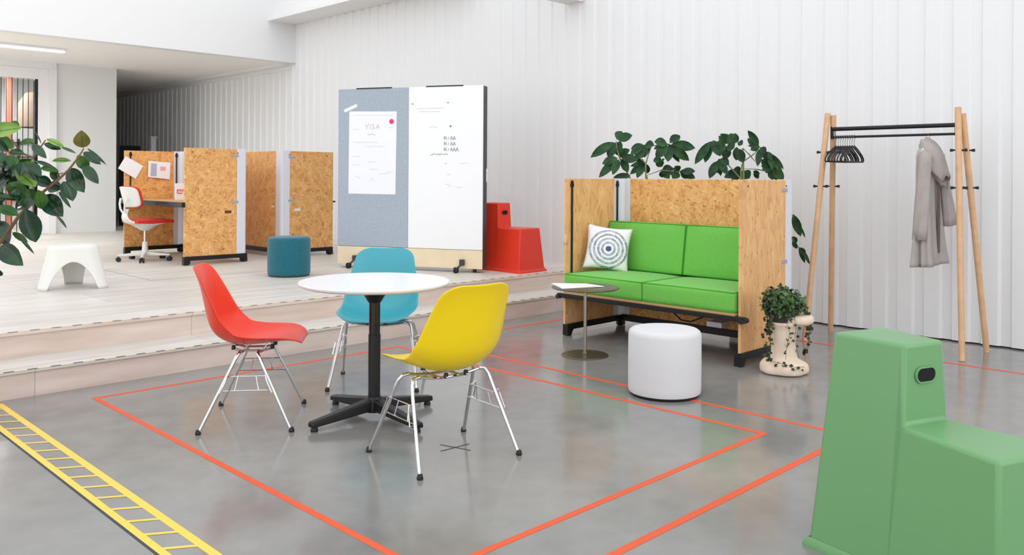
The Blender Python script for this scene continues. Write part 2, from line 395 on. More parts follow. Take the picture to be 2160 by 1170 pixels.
# ================================================================ FLOOR TAPE
def outline(x0, x1, y0, y1, w, label, z=.0012, m='tape_red', name='floor_tape'):
    b = MB(); h = w/2
    b.box(x0-h, x1+h, y0-h, y0+h, .0002, z).box(x0-h, x1+h, y1-h, y1+h, .0002, z)
    b.box(x0-h, x0+h, y0+h, y1-h, .0002, z).box(x1-h, x1+h, y0+h, y1-h, .0002, z)
    return tag(b.build(name, m, smooth=False), label, 'tape')
outline(1.775, 3.975, 2.145, 5.20, .032, 'orange tape rectangle on the concrete around the table and chairs')
outline(4.265, 6.47, .4, 5.18, .032, 'thin orange tape rectangle running under the white pouf and sofa')
outline(1.775, 3.975, -1.3, 1.815, .036, 'orange tape rectangle in the front by the green step stool')
lad = MB(); lad.box(1.203, 1.232, -3, 5.40, .0002, .0012).box(1.324, 1.357, -3, 5.44, .0002, .0012)
k = 0
y = 5.31
while y > -2.5:
    lad._faces([(1.232, y+.068, .0012), (1.324, y+.012, .0012), (1.324, y-.010, .0012), (1.232, y+.046, .0012)], [(3, 2, 1, 0)]); y -= .162
tag(lad.build('ladder_tape', 'tape_yellow', smooth=False), 'yellow ladder-pattern tape strip at the left of the concrete floor', 'tape')
struct(MB().box(1.192, 1.203, -3, 5.44, .0002, .001).build('trim_14', 'joint_dark', smooth=False))
xm = MB()
for a in (.72, -.50):
    M = Matrix.Translation((2.692, 3.068, 0))@Matrix.Rotation(-PI/4+a*1.0, 4, 'Z'); xm.box(-.085, .085, -.005, .005, .0002, .001, M)
tag(xm.build('tape_cross', 'tape_dark', smooth=False), 'small grey tape cross on the floor near the yellow chair', 'tape')
gt = MB(); gt.box(3.205, 3.217, 7.97, 10.6, S+.0002, S+.001).box(3.217, 5.0, 7.965, 7.977, S+.0002, S+.001)
tag(gt.build('corner_tape', 'tape_green', smooth=False), 'thin grey-green tape corner on the wooden platform', 'tape')

# ================================================================ SHELL CHAIRS
def make_chair(m, colour, label, loc, rz):
    t = thing('shell_chair', label, 'chair', loc, rz, None)
    prof = [(.262, .420), (.240, .432), (.18, .432), (.10, .422), (.02, .412), (-.06, .408), (-.12, .420), (-.180, .452), (-.220, .505), (-.240, .57), (-.254, .64), (-.268, .71), (-.286, .78), (-.305, .826)]
    wid = [.205, .218, .232, .240, .243, .243, .240, .240, .238, .230, .218, .204, .187, .160]
    crv = [.008, .020, .036, .050, .064, .080, .098, .110, .108, .096, .076, .054, .032, .018]
    def interp(arr, s):
        x = s*(len(arr)-1); i = min(int(x), len(arr)-2); f = x-i
        p0, p1, p2, p3 = arr[max(i-1, 0)], arr[i], arr[i+1], arr[min(i+2, len(arr)-1)]
        return .5*(2*p1+(p2-p0)*f+(2*p0-5*p1+4*p2-p3)*f*f+(3*p1-p0-3*p2+p3)*f**3)
    xs = [p[0] for p in prof]; zs = [p[1] for p in prof]; NV, NU = 44, 18
    L = 0; d = [0]; cs = []
    for i in range(NV+1):
        s = i/NV; cs.append((interp(xs, s), interp(zs, s)))
        if i: L += math.hypot(cs[i][0]-cs[i-1][0], cs[i][1]-cs[i-1][1]); d.append(L)
    rows = []
    for i in range(NV+1):
        s = i/NV; w = interp(wid, s); c = interp(crv, s)
        rf, rb = .09, .065
        if d[i] < rf: w = w-rf+math.sqrt(max(0, rf*rf-(rf-d[i])**2))
        e = L-d[i]
        if e < rb: w = w-rb+math.sqrt(max(0, rb*rb-(rb-e)**2))
        a = cs[max(i-1, 0)]; b = cs[min(i+1, NV)]
        tx, tz = b[0]-a[0], b[1]-a[1]; q = math.hypot(tx, tz); nx, nz = -tz/q, tx/q   # normal: up on seat / forward on back
        nx, nz = (-nx, -nz) if nz < -.3 or (abs(nz) <= .3 and nx < 0) else (nx, nz)
        if nz < 0 and s < .5: nx, nz = -nx, -nz
        W0 = interp(wid, s); row = []
        for k in range(NU+1):
            u = (k/NU*2-1); y = u*w; f = abs(y)/W0
            row.append(Vector((cs[i][0]+nx*c*f**2.3, y, cs[i][1]+nz*c*f**2.3)))
        rows.append(row)
    b = MB(); b.grid(rows); b.build('seat_shell', m, t, solid=.007, subd=1)
    zt = .392
    for sx in (1, -1):
        for sy in (1, -1):
            g = MB(); g.tube([(sx*.225, sy*.270, .012), (sx*.085, sy*.222, .31), (sx*.062, sy*.212, .362), (sx*.048, sy*.198, .385), (sx*.046, sy*.165, .391)], .0088, 10)
            lg = g.build('leg', 'chrome', t)
            MB().lathe([(0, .0), (.013, .0), (.015, .006), (.013, .013), (.010, .024), (0, .025)], (sx*.229, sy*.271, 0), 14).build('foot_cap', 'black_plastic', lg)
    f = MB()
    for sx in (1, -1): f.tube([(sx*.046, -.18, .390), (sx*.046, -.12, .380), (sx*.050, -.05, .372), (sx*.050, .05, .372), (sx*.046, .12, .380), (sx*.046, .18, .390)], .0075, 8)
    f.tube([(.11, -.055, .388), (.06, -.055, .374), (-.06, -.055, .374), (-.11, -.055, .390)], .006, 8).tube([(.11, .055, .388), (.06, .055, .374), (-.06, .055, .374), (-.11, .055, .390)], .006, 8)
    f.build('seat_frame', 'chrome', t)
    for (px, py) in ((.10, .055), (.10, -.055), (-.10, .055), (-.10, -.055)):
        MB().lathe([(0, .382), (.011, .382), (.011, .396), (.009, .404), (0, .406)], (px, py, 0), 14).build('rubber_mount', 'black_plastic', t)
    for sy in (1, -1):
        g = MB()
        def lp(z, sx): a = 1-z/.385; return (sx*(.048+.18*a), sy*(.198+.074*a), z)
        g.tube([lp(.275, 1), lp(.275, -1)], .0035, 6).tube([lp(.205, 1), lp(.205, -1)], .0035, 6)
        for sx in (1, -1):
            p = lp(.275, sx); q = lp(.205, sx)
            g.tube([(p[0]*.45, p[1], p[2]), (q[0]*.45, q[1], q[2])], .0032, 6)
            g.tube([(p[0]*.9, p[1], p[2]), (p[0]*.95, p[1]+sy*.03, p[2]+.012), (p[0]*1.02, p[1]+sy*.035, p[2]-.015), (q[0]*.97, q[1]+sy*.03, q[2]-.004), (q[0], q[1], q[2])], .0035, 6)
        g.build('linking_bracket', 'chrome', t)
    return t
make_chair('red_plastic', 'red', 'red plastic shell chair on chrome legs, left of the round table', (2.243, 4.19, 0), math.atan2(-.61, .79))
make_chair('teal_plastic', 'teal', 'turquoise plastic shell chair on chrome legs behind the round table', (3.19, 4.375, 0), math.atan2(-.70, -.71))
make_chair('yellow_plastic', 'yellow', 'yellow plastic shell chair on chrome legs, its back to the viewer', (2.596, 3.04, 0), math.atan2(.99, .125))

# ================================================================ ROUND TABLE
t = thing('round_table', 'round white bistro table on a black four-star base', 'table', (2.715, 3.76, 0))
R = .405
MB().lathe([(0, .712), (R-.03, .712), (R-.006, .720), (R, .728), (R, .734), (R-.004, .738), (0, .738)], seg=96).build('tabletop', 'table_top', t)
MB().lathe([(0, .712), (.095, .712), (.095, .704), (.060, .665), (.042, .635), (.034, .622), (0, .62)], seg=40).build('bracket', 'black_metal', t)
MB().lathe([(0, .06), (.033, .06), (.033, .45), (.030, .452), (.030, .625), (0, .625)], seg=32).build('pole', 'black_gloss', t)
MB().lathe([(0, .035), (.05, .035), (.052, .06), (.045, .10), (.036, .115), (0, .115)], seg=32).build('hub', 'black_metal', t)
for k in range(4):
    M = Matrix.Rotation(k*PI/2, 4, 'Z'); b = MB()
    v = lambda x, y, z: M@Vector((x, y, z))
    b.hull8([v(.03, -.035, .045), v(.395, -.026, .022), v(.395, .026, .022), v(.03, .035, .045)], [v(.03, -.030, .105), v(.395, -.022, .050), v(.395, .022, .050), v(.03, .030, .105)])
    a = b.build('arm', 'black_metal', t, bevel=.008, bseg=3)
    MB().lathe([(0, 0), (.018, 0), (.020, .006), (.014, .024), (0, .024)], M@Vector((.37, 0, 0)), 16).build('glide', 'black_plastic', a)

# ================================================================ POUFS
def pouf(label, loc, r, h, m, skirt):
    t = thing('pouf', label, 'pouf', loc)
    MB().lathe([(0, .018), (r-.004, .018), (r-.001, .03), (r, .06), (r+.001, h*.5), (r, h-.035), (r-.006, h-.014), (r-.02, h-.003), (r-.05, h), (0, h+.002)], seg=72).build('cover', m, t)
    MB().lathe([(0, 0), (r-.014, 0), (r-.008, .010), (r-.006, .019), (0, .019)], seg=72).build('base', skirt, t)
    return t
pouf('white round fabric pouf standing on the concrete in front of the sofa', (4.282, 2.966, 0), .218, .395, 'white_fabric', 'black_plastic')
pouf('dark teal round fabric pouf on the wooden platform', (4.36, 7.47, S), .207, .385, 'teal_fabric', 'joint_dark')

# ================================================================ SIDE TABLE
t = thing('side_table', 'small round side table with grey metal top, stem and disc foot, before the sofa', 'side table', (4.777, 4.008, 0))
MB().lathe([(0, 0), (.170, 0), (.172, .004), (.168, .008), (.02, .014), (.016, .03), (0, .03)], seg=64).build('foot', 'bronze_metal', t)
MB().lathe([(0, .01), (.0125, .01), (.0125, .492), (0, .492)], seg=20).build('stem', 'steel', t)
MB().lathe([(0, .490), (.235, .490), (.246, .495), (.246, .500), (.240, .502), (0, .500)], seg=72).build('tabletop', 'bronze_metal', t)
def sheet(name, corners, th, m, label, cat, up=Vector((0, 0, 1)), parent=None):
    b = MB(); b.hull8([Vector(c) for c in corners], [Vector(c)+up*th for c in corners])
    o = b.build(name, m, parent, smooth=False)
    return tag(o, label, cat) if label else o
def gz(x, y, z): return on_plane(x, y, (0, 0, z), (0, 0, 1))
o = sheet('magazine', [gz(1163, 598, .5035), gz(1235, 598.5, .5035), gz(1274, 604.5, .5035), gz(1186, 609, .5035)], .004, 'paper', 'white magazine lying on the small side table', 'magazine')
ax = [gz(1205, 597.5, .508), gz(1240, 598.8, .508), gz(1262, 604, .508), gz(1222, 605.5, .508)]
sheet('cover_picture', ax, .0008, 'paper_warm', None, None, parent=o)

# ================================================================ OSB UNITS (booth / workstations)
def side_parts(t, W, D, zb, H, m, y, inner, clips=True, slot='slot_brown', rods=True):
    """side panel at local y (outer face), inner = +1/-1 direction to the inside"""
    th = .02; y0, y1 = sorted((y, y+inner*th))
    MB().box(0, D-.12, y0, y1, zb, H).build('side_panel', m, t, smooth=False, bevel=.0015, bseg=1)
    b = MB(); y0, y1 = sorted((y, y+inner*.105))
    b.prism([(D-.119, y+inner*.0), (D-.028, y), (D-.008, y+inner*.008), (D, y+inner*.028), (D, y+inner*.12), (D-.022, y+inner*.12), (D-.022, y+inner*.06), (D-.06, y+inner*.022), (D-.119, y+inner*.022)], zb, H+.004)
    b.build('corner_post', 'alu', t, smooth=False)
    b = MB()
    for xx in (D-.093, D-.062): b.box(xx, xx+.004, min(y-inner*.003, y), max(y-inner*.0012, y), zb, H)
    b.build('post_groove', 'alu', t, smooth=False)
    yo = y-inner*.002
    if clips:
        for z in (H-.075, zb+(H-zb)*.50):
            MB().box(D-.185, D-.100, min(yo, yo+inner*.01)-.003, max(yo, yo+inner*.01), z-.014, z+.014).build('hinge_clip', 'alu_dark', t, smooth=False, bevel=.003)
    if slot:
        MB().box(D-.265, D-.185, min(y-inner*.0015, y), max(y-inner*.0015, y), zb+(H-zb)*.395, zb+(H-zb)*.42).build('grip_slot', slot, t, smooth=False)
    for xx in (.09, D-.11): MB().cyl((xx, y-inner*.0018, H-.045), (xx, y+inner*.001, H-.045), .007, 10).build('bolt', 'black_plastic', t)
    if rods:
        yi = y+inner*.028
        for xx in (.07, D-.085):
            r_ = MB(); r_.tube([(xx, yi, RODZ), (xx, yi, H-.06)], .009, 8)
            r_.prism([(-.018, 0), (0, -.030), (.018, 0), (.006, .040), (-.006, .040)], -.007, .007, Matrix.Translation((xx, yi, H-.055))@Matrix.Rotation(PI/2, 4, 'X'))
            r_.build('guide_rod', 'black_metal', t)
def rail(t, W, D, y, inner, zb):
    y0, y1 = sorted((y-inner*.006, y+inner*.05))
    r = MB().box(.0, D+.01, y0, y1, zb-.035, zb+.012).build('base_rail', 'black_metal', t, smooth=False, bevel=.003)
    for x0, x1 in ((0, .085), (D-.07, D+.01)):
        M = Matrix.Translation((0, y0, 0))@Matrix.Rotation(PI/2, 4, 'X')
        b = MB(); s_ = 1 if x0 == 0 else -1; xa = x0 if x0 == 0 else x1
        b.prism([(xa, zb-.03), (xa+s_*.08, zb-.03), (xa+s_*.055, .03), (xa+s_*.045, .004), (xa, .004)], -(y1-y0), 0, M)
        b.build('foot', 'black_metal', t, smooth=False)
        MB().cyl(((xa+s_*.05), (y0+y1)/2-.012, .028), ((xa+s_*.05), (y0+y1)/2+.012, .028), .027, 18).build('caster', 'black_plastic', t)

def unit(label, cat, name, loc, rz, W, D, H, m, zb=.085, slots=('slot_brown', 'slot_brown'), rails=True):
    t = thing(name, label, cat, loc, rz)
    side_parts(t, W, D, zb, H, m, 0, 1, slot=slots[0]); side_parts(t, W, D, zb, H, m, W, -1, slot=slots[1])
    MB().box(D-.022, D-.002, .12, W-.12, zb, H).build('back_panel', 'osb_a', t, smooth=False, bevel=.0015, bseg=1)
    for y, i in ((0, 1), (W, -1)): rail(t, W, D, y, i, zb)
    MB().box(D-.05, D+.005, .05, W-.05, zb-.035, zb+.02).build('rear_rail', 'black_metal', t, smooth=False, bevel=.003)
    return t
# --- sofa booth
RODZ = .40
sf = unit('high-backed chipboard sofa booth with bright green seat, facing left', 'sofa', 'sofa_booth', (5.25, 3.01, 0), 0, 1.63, .76, 1.295, 'osb_v', zb=.085, slots=(None, None))
b = MB(); b.box(-.03, .66, .03, 1.60, .352, .372); b.build('seat_board', 'gold_ply', sf, smooth=False, bevel=.002)
b = MB(); b.box(-.045, .0, -.045, 1.665, .318, .352).box(0, .64, .03, .07, .318, .35).box(0, .64, 1.56, 1.60, .318, .35).box(.60, .64, .07, 1.56, .318, .35)
b.build('seat_frame', 'black_metal', sf, smooth=False, bevel=.004)
for yy in (-.03, 1.65):
    MB().cyl((-.055, yy, .325), (.03, yy, .325), .019, 16).build('clamp_knob', 'black_plastic', sf)
MB().tube([(.25, .35, .315), (.3, .5, .25), (.34, .62, .20), (.4, .75, .19), (.45, .95, .30)], .006, 8).build('cable', 'black_plastic', sf)
MB().box(.30, .42, .33, .46, .19, .23).build('power_block', 'alu', sf, smooth=False, bevel=.004)
def cushion(name, size, bulge, m, parent, M, pipe=None, n=14):
    sx, sy, sz = size; b = MB()
    def P(u, v, w):   # unit cube -1..1 -> cushion
        r = .35
        x, y, z = u, v, w
        e = lambda a: (1-abs(a)**4)
        X = x*sx/2*(1-.012*(1-e(y))*0)+bulge*.5*e(y)*e(z)*(1 if x > 0 else -1)*abs(x)**3
        Y = y*sy/2
        Z = z*sz/2+bulge*e(x)*e(y)*(1 if z > 0 else -.3)*abs(z)
        return M@Vector((X, Y, Z))
    def face(f):
        b.grid([[f(-1+2*i/n, -1+2*k/n) for k in range(n+1)] for i in range(n+1)])
    face(lambda a, c: P(a, c, 1)); face(lambda a, c: P(a, c, -1)); face(lambda a, c: P(1, a, c)); face(lambda a, c: P(-1, a, c)); face(lambda a, c: P(a, 1, c)); face(lambda a, c: P(a, -1, c))
    o = b.build(name, m, parent, weld=True, bevel=.014, bseg=3, angle=80)
    if pipe:
        for zz in (1, -1):
            pts = []
            for (a0, c0), (a1, c1) in (((-1, -1), (1, -1)), ((1, -1), (1, 1)), ((1, 1), (-1, 1)), ((-1, 1), (-1, -1))):
                for k in range(12): f = k/12; pts.append(P(a0+(a1-a0)*f, c0+(c1-c0)*f, zz))
            pts.append(pts[0])
            cen = M@Vector((0, 0, 0))
            g = MB(); g.tube([p+(cen-p).normalized()*.004 for p in pts], .0055, 6); g.build('piping', pipe, o)
    return o
for k in range(2):
    yc = .03+.3925+k*.785
    M = Matrix.Translation((.265, yc, .372+.073))
    cushion('seat_cushion', (.595, .778, .135), .020, 'green_fabric', sf, M, 'green_pipe')
    M = Matrix.Translation((.565, yc, .715))@Matrix.Rotation(rad(-80), 4, 'Y')
    # local z points forward-up
    cushion('back_cushion', (.40, .778, .125), .018, 'green_fabric', sf, Matrix.Translation((.600, yc, .722))@Matrix.Rotation(rad(-82), 4, 'Y'), 'green_pipe')
# --- throw pillow
def throw_pillow():
    b = MB(); n = 22; h = .19; rows_f, rows_b = [], []
    for i in range(n+1):
        rf, rb = [], []
        for k in range(n+1):
            u, v = -1+2*i/n, -1+2*k/n
            pin = 1-.10*(1-u*u)*abs(v)**3; pin2 = 1-.10*(1-v*v)*abs(u)**3
            d_ = .058*((1-u**2)*(1-v**2))**.42
            d_ = d_+.004*sin(7*u+3*v)*(1-u*u)*(1-v*v)
            rf.append(Vector((u*h*pin2, -d_, v*h*pin))); rb.append(Vector((u*h*pin2, d_, v*h*pin)))
        rows_f.append(rf); rows_b.append(rb)
    b.grid(rows_f); b.grid(rows_b)
    o = b.build('throw_pillow', 'pillow_print', weld=True, angle=180)
    return tag(o, 'white square pillow with blue-grey ring pattern leaning in the sofa corner', 'pillow')
tp = throw_pillow()
tp.location = (5.565, 4.43, .715); tp.rotation_euler = (rad(-14), rad(7), rad(-50))

# --- workstation 1
RODZ = .60
w1u = unit('chipboard workstation booth with desk and office chair, nearest the dark passage', 'workstation', 'workstation_booth', (3.985, 9.02, S), 0, 1.72, .73, 1.285, 'osb_a', slots=('slot_brown', None))
b = MB().box(.0, .68, .03, 1.69, .665, .685).build('desktop', 'gold_ply', w1u, smooth=False, bevel=.002)
b = MB(); b.box(-.04, .0, -.03, 1.72, .635, .690).box(0, .66, .03, .07, .635, .664).box(0, .66, 1.65, 1.69, .635, .664)
b.build('desk_frame', 'black_metal', w1u, smooth=False, bevel=.004)
MB().tube([(.66, 1.30, .10), (.60, 1.05, .30), (.55, .95, .40)], .014, 8).build('brace', 'black_metal', w1u)
# --- workstation 2 (turned away)
w2u = unit('chipboard workstation booth turned with its back to the room, behind the teal pouf', 'workstation', 'workstation_booth', (5.95, 10.86, S), PI, 1.72, .73, 1.285, 'osb_a', slots=(None, 'trim_white'))
MB().box(.7315, .733, 1.50, 1.57, .60, .625).build('grip_slot', 'trim_white', w2u, smooth=False)
MB().box(.0, .68, .03, 1.69, .665, .685).build('desktop', 'gold_ply', w2u, smooth=False, bevel=.002)
MB().box(-.018, .0, -.03, 1.75, .655, .675).build('desk_frame', 'black_metal', w2u, smooth=False, bevel=.004)
# papers on the side panel of workstation 1 (inner face y = 10.74-.02)
YP = 10.695
def pp(x, y, off=0): return on_plane(x, y, (0, YP-off, 0), (0, 1, 0))
nv = Vector((0, 1, 0))
o = sheet('paper_sheet', [pp(265, 329), pp(302, 350), pp(286, 377), pp(249, 355)], .001, 'paper', 'white sheet hung askew at the outer edge of the workstation panel', 'paper', up=Vector((0, -1, 0)))
o = sheet('printed_picture', [pp(313, 339), pp(360, 343), pp(358, 378), pp(312, 373)], .001, 'paper', 'pale printed picture pinned flat on the workstation panel', 'picture', up=Vector((0, -1, 0)))
sheet('print', [pp(319, 344, .0015), pp(331, 345, .0015), pp(330, 372, .0015), pp(317, 371, .0015)], .0005, 'ink_blue', None, None, up=Vector((0, -1, 0)), parent=o)
sheet('print', [pp(338, 351, .0015), pp(350, 352, .0015), pp(349, 360, .0015), pp(338, 360, .0015)], .0005, 'ink_red', None, None, up=Vector((0, -1, 0)), parent=o)
# white box with red mark on the desk
bx = thing('document_box', 'white upright box with red marking standing on the workstation desk', 'box', (4.38, 10.05, S+.6855), rad(-20))
MB().box(-.05, .05, -.04, .04, 0, .20).build('carton', 'paper', bx, smooth=False, bevel=.002)
b = MB(); b.box(-.03, .045, -.0412, -.0402, .115, .128).box(-.03, -.018, -.0412, -.0402, .085, .115).box(-.02, .03, -.0412, -.0402, .075, .086).box(-.01, .045, -.0412, -.0402, .097, .104)
b.build('red_mark', 'red_plastic', bx, smooth=False)

# ================================================================ OFFICE CHAIR
oc = thing('office_chair', 'white swivel office chair with red seat and red back pad, at the desk', 'chair', (3.90, 9.86, S), rad(4))
b = MB()
prof = [(-.205, .60), (-.232, .56), (-.240, .52), (-.225, .47), (-.185, .435), (-.10, .415), (0, .405), (.10, .415), (.20, .435)]
rows = []
for i, (x, z) in enumerate(prof):
    w = [.045, .05, .065, .09, .13, .17, .19, .19, .17][i]; rows.append([Vector((x, -w+2*w*k/8, z+(.02*(abs(-1+2*k/8))**2 if i > 3 else 0))) for k in range(9)])
b.grid(rows); b.build('seat_shell', 'white_plastic', oc, solid=.022, subd=1)
MB().lathe([(.02, .345), (.045, .35), (.10, .385), (.15, .415), (0, .418)], seg=28).build('mechanism', 'white_plastic', oc)
M = Matrix.Translation((.035, 0, .455))
cushion('seat_pad', (.42, .40, .035), .012, 'red_fabric', oc, M)
b = MB(); rows = []
def backsurf(off, sx, sz):
    rr = []
    for i in range(13):
        v = -1+2*i/12; row = []
        for k in range(17):
            u = -1+2*k/16
            q = (abs(u)**5+abs(v)**5)**.2
            m_ = max(abs(u), abs(v)); s_ = m_/q if q > 0 else 1
            uu, vv = u*s_, v*s_
            row.append(Vector((-.235+off+.075*uu*uu-.03*vv, uu*sx, .735+vv*sz)))
        rr.append(row)
    return rr
b.grid(backsurf(0, .20, .115)); b.build('backrest', 'white_plastic', oc, solid=.014)
b = MB(); b.grid(backsurf(.022, .205, .122)); b.build('back_pad', 'red_fabric', oc, solid=.026)
for sy in (1, -1):
    MB().tube([(-.232, sy*.035, .54), (-.262, sy*.05, .60), (-.262, sy*.07, .66), (-.245, sy*.08, .72)], .012, 8).build('back_arm', 'white_plastic', oc)
MB().cyl((0, 0, .20), (0, 0, .36), .014, 16).build('gas_lift', 'chrome', oc)
MB().lathe([(0, .06), (.04, .06), (.034, .12), (.028, .22), (0, .22)], seg=24).build('column', 'white_plastic', oc)
MB().tube([(.05, .16, .395), (.06, .22, .39)], .008, 8).build('lever', 'white_plastic', oc)
for k in range(5):
    a = rad(22+72*k); M = Matrix.Rotation(a, 4, 'Z'); v = lambda x, y, z: M@Vector((x, y, z))
    b = MB(); b.hull8([v(.02, -.024, .06), v(.29, -.014, .062), v(.29, .014, .062), v(.02, .024, .06)], [v(.02, -.022, .105), v(.29, -.012, .082), v(.29, .012, .082), v(.02, .022, .105)])
    ar = b.build('base_arm', 'white_plastic', oc, bevel=.006)
    c = MB()
    for s_ in (1, -1): c.cyl(v(.282, s_*.008, .027), v(.282, s_*.026, .027), .026, 18)
    c.cyl(v(.282, -.01, .027), v(.282, .01, .027), .012, 10).cyl(v(.282, 0, .03), v(.282, 0, .064), .007, 8)
    c.build('caster', 'black_plastic', ar)

# ================================================================ ROLLING WHITEBOARD
wb = thing('rolling_whiteboard', 'tall rolling board, half grey felt and half whiteboard, on the platform', 'whiteboard', (5.905, 6.33, S), math.atan2(.895, -.445))
WL = 1.675; TH = .125
wm = wb.matrix_basis.copy()
def wpt(x, y, off=.0):   # world point on the board's front plane (local y = 0)
    n_ = Vector((-.895, -.445, 0)); return on_plane(x, y, Vector((5.905, 6.33, 0))+n_*off, n_)
from mathutils import Euler
WI = (Matrix.Translation(Vector((5.905, 6.33, S)))@Matrix.Rotation(math.atan2(.895, -.445), 4, 'Z')).inverted()
split = (WI@wpt(861, 400)).x
ZP, ZT = .235, 1.925
MB().box(0, split-.001, -.016, 0, ZP, ZT).build('white_panel', 'board_white', wb, smooth=False, bevel=.002)
MB().box(split+.001, WL, -.016, 0, ZP, ZT).build('felt_panel', 'felt', wb, smooth=False, bevel=.002)
MB().box(-.001, WL, -TH, -.016, .04, ZT-.004).build('frame', 'dark_edge', wb, smooth=False, bevel=.002)
MB().box(0, WL, -.016, -.002, .04, ZP-.004).build('plinth', 'birch', wb, smooth=False, bevel=.0015)
for x0, x1 in ((752, 826), (899, 977)):
    a = (WI@wpt(x1, 186)).x; c_ = (WI@wpt(x0, 186)).x
    MB().box(a, c_, -.018, .004, ZT-.004, ZT+.008).build('hook_bar', 'black_metal', wb, smooth=False)
MB().box(-.016, 0, -.118, -.095, .93, 1.07).build('side_handle', 'board_white', wb, smooth=False, bevel=.004)
for cx in (.235, WL-.20):
    c = MB(); c.box(cx-.045, cx+.005, -.001, .035, .075, .135)
    c.tube([(cx-.02, .03, .09), (cx+.01, .062, .05)], .011, 8)
    br = c.build('caster_bracket', 'dark_edge', wb, smooth=False, bevel=.004)
    w = MB()
    for s_ in (0, 1): w.cyl((cx+.004+s_*.022, .072, .030), (cx+.020+s_*.022, .072, .030), .030, 20)
    w.build('caster', 'black_plastic', br)
for cx in (.1, WL-.1):
    w = MB(); w.cyl((cx-.012, -.05, .026), (cx+.012, -.05, .026), .026, 18).box(cx-.01, cx+.01, -.065, -.035, .026, .045); w.build('caster', 'black_plastic', wb)
# poster, tape strip, magnet
nrm = Vector((-.895, -.445, 0))
ps = sheet('poster', [wpt(737, 235), wpt(837, 235), wpt(834, 410), wpt(735, 408)], .0015, 'paper', 'white handwritten paper poster on the grey felt half', 'poster', up=nrm)
def strokes(name, lines, w, m, parent, off=.002):
    b = MB()
    for ln in lines:
        q = [wpt(x, y, off) for x, y in ln]
        for p0, p1 in zip(q, q[1:]):
            d_ = (p1-p0); s_ = d_.cross(nrm).normalized()*w/2
            b.hull8([p0-s_, p1-s_, p1+s_, p0+s_], [p0-s_+nrm*.0004, p1-s_+nrm*.0004, p1+s_+nrm*.0004, p0+s_+nrm*.0004])
    return b.build(name, m, parent, smooth=False)
random.seed(3)
def scrib(x0, x1, y, a, step=3.2, slope=0):
    pts = []; x = x0; i = 0
    while x < x1: pts.append((x, y+slope*(x-x0)+random.uniform(-a, a))); x += step*random.uniform(.7, 1.3)
    return pts
L = [[(771, 262), (774, 268), (778, 261)], [(774, 268), (773, 274)], [(781, 262), (781, 272)], [(784, 263), (788, 262), (786, 266), (790, 270), (784, 273)], [(793, 272), (797, 262), (800, 272)], [(794, 268), (799, 268)]]
L += [scrib(775, 793, 284, 2)]
strokes('heading', L, .006, 'ink_red', ps)
L = [scrib(745, 830, 243, .6, 5), scrib(744, 760, 272, 2), scrib(820, 832, 268, 2), scrib(744, 800, 300, 1.2), scrib(770, 812, 309, 1.5), scrib(742, 760, 330, 2), scrib(775, 795, 341, 2.4), scrib(742, 758, 348, 2), scrib(780, 800, 357, 1.5), scrib(812, 830, 362, 2), scrib(750, 765, 372, 4), scrib(780, 792, 380, 4), scrib(800, 822, 367, 2)]
strokes('notes', L, .004, 'ink_faint', ps)
c = [wpt(826, 256, .004)]
b = MB(); M = Matrix.Translation(wpt(826, 256, .002))@wm.to_3x3().to_4x4()
rot = Matrix.Rotation(math.atan2(.895, -.445), 4, 'Z')@Matrix.Rotation(-PI/2, 4, 'X')
b.lathe([(0, 0), (.026, 0), (.026, .004), (.022, .006), (0, .006)], seg=24, M=Matrix.Translation(wpt(826, 256, .002))@rot)
mg = tag(b.build('round_magnet', 'pink'), 'round pink sticker in the top corner of the poster', 'sticker')
sheet('tape_strip', [wpt(725, 232), wpt(752, 219), wpt(754, 225), wpt(728, 237)], .001, 'paper', 'short white tape strip above the poster on felt', 'tape', up=nrm)
L = []
for i, (yy, ch) in enumerate(((291, 5), (303, 5), (315, 6))):
    x = 937
    L += [[(x, yy+4), (x, yy-4), (x+4, yy+3), (x+4, yy-4)], [(x+8, yy+3), (x+9, yy-2)]]
    for q in range(ch-3): L += [[(x+13+q*6, yy+4), (x+15+q*6, yy-4), (x+18+q*6, yy+4)], [(x+14+q*6, yy+1), (x+17+q*6, yy+1)]]
L += [scrib(908, 945, 325.5, 1.8, 2.4)]
strokes('handwriting', L, .004, 'ink', wb)
bpy.data.objects['handwriting'].matrix_parent_inverse = WI
L = [scrib(880, 938, 229, .6, 5, -.02), scrib(885, 930, 235, .6, 5), scrib(938, 945, 345, 2, 2), scrib(972, 990, 343, 2, 3), scrib(942, 950, 368, 2, 2), scrib(940, 952, 390, 3, 3), scrib(962, 975, 395, 1.5, 3), scrib(905, 925, 268, 2, 3)]
hw = strokes('faint_handwriting', L, .004, 'ink_faint', wb); hw.matrix_parent_inverse = WI
for (px, py, mm, lab) in ((870, 219, 'dot_green', 'tiny green magnet at the left of the whiteboard half'), (945, 216, 'dot_green', 'tiny green magnet at the top middle of the whiteboard half'), (950.5, 266, 'dot_red', 'tiny red magnet above the handwriting on the whiteboard')):
    b = MB(); b.lathe([(0, 0), (.010, 0), (.010, .004), (0, .005)], seg=14, M=Matrix.Translation(wpt(px, py, .0005))@rot)
    tag(b.build('small_magnet', mm), lab, 'magnet', 'small magnets on the whiteboard')

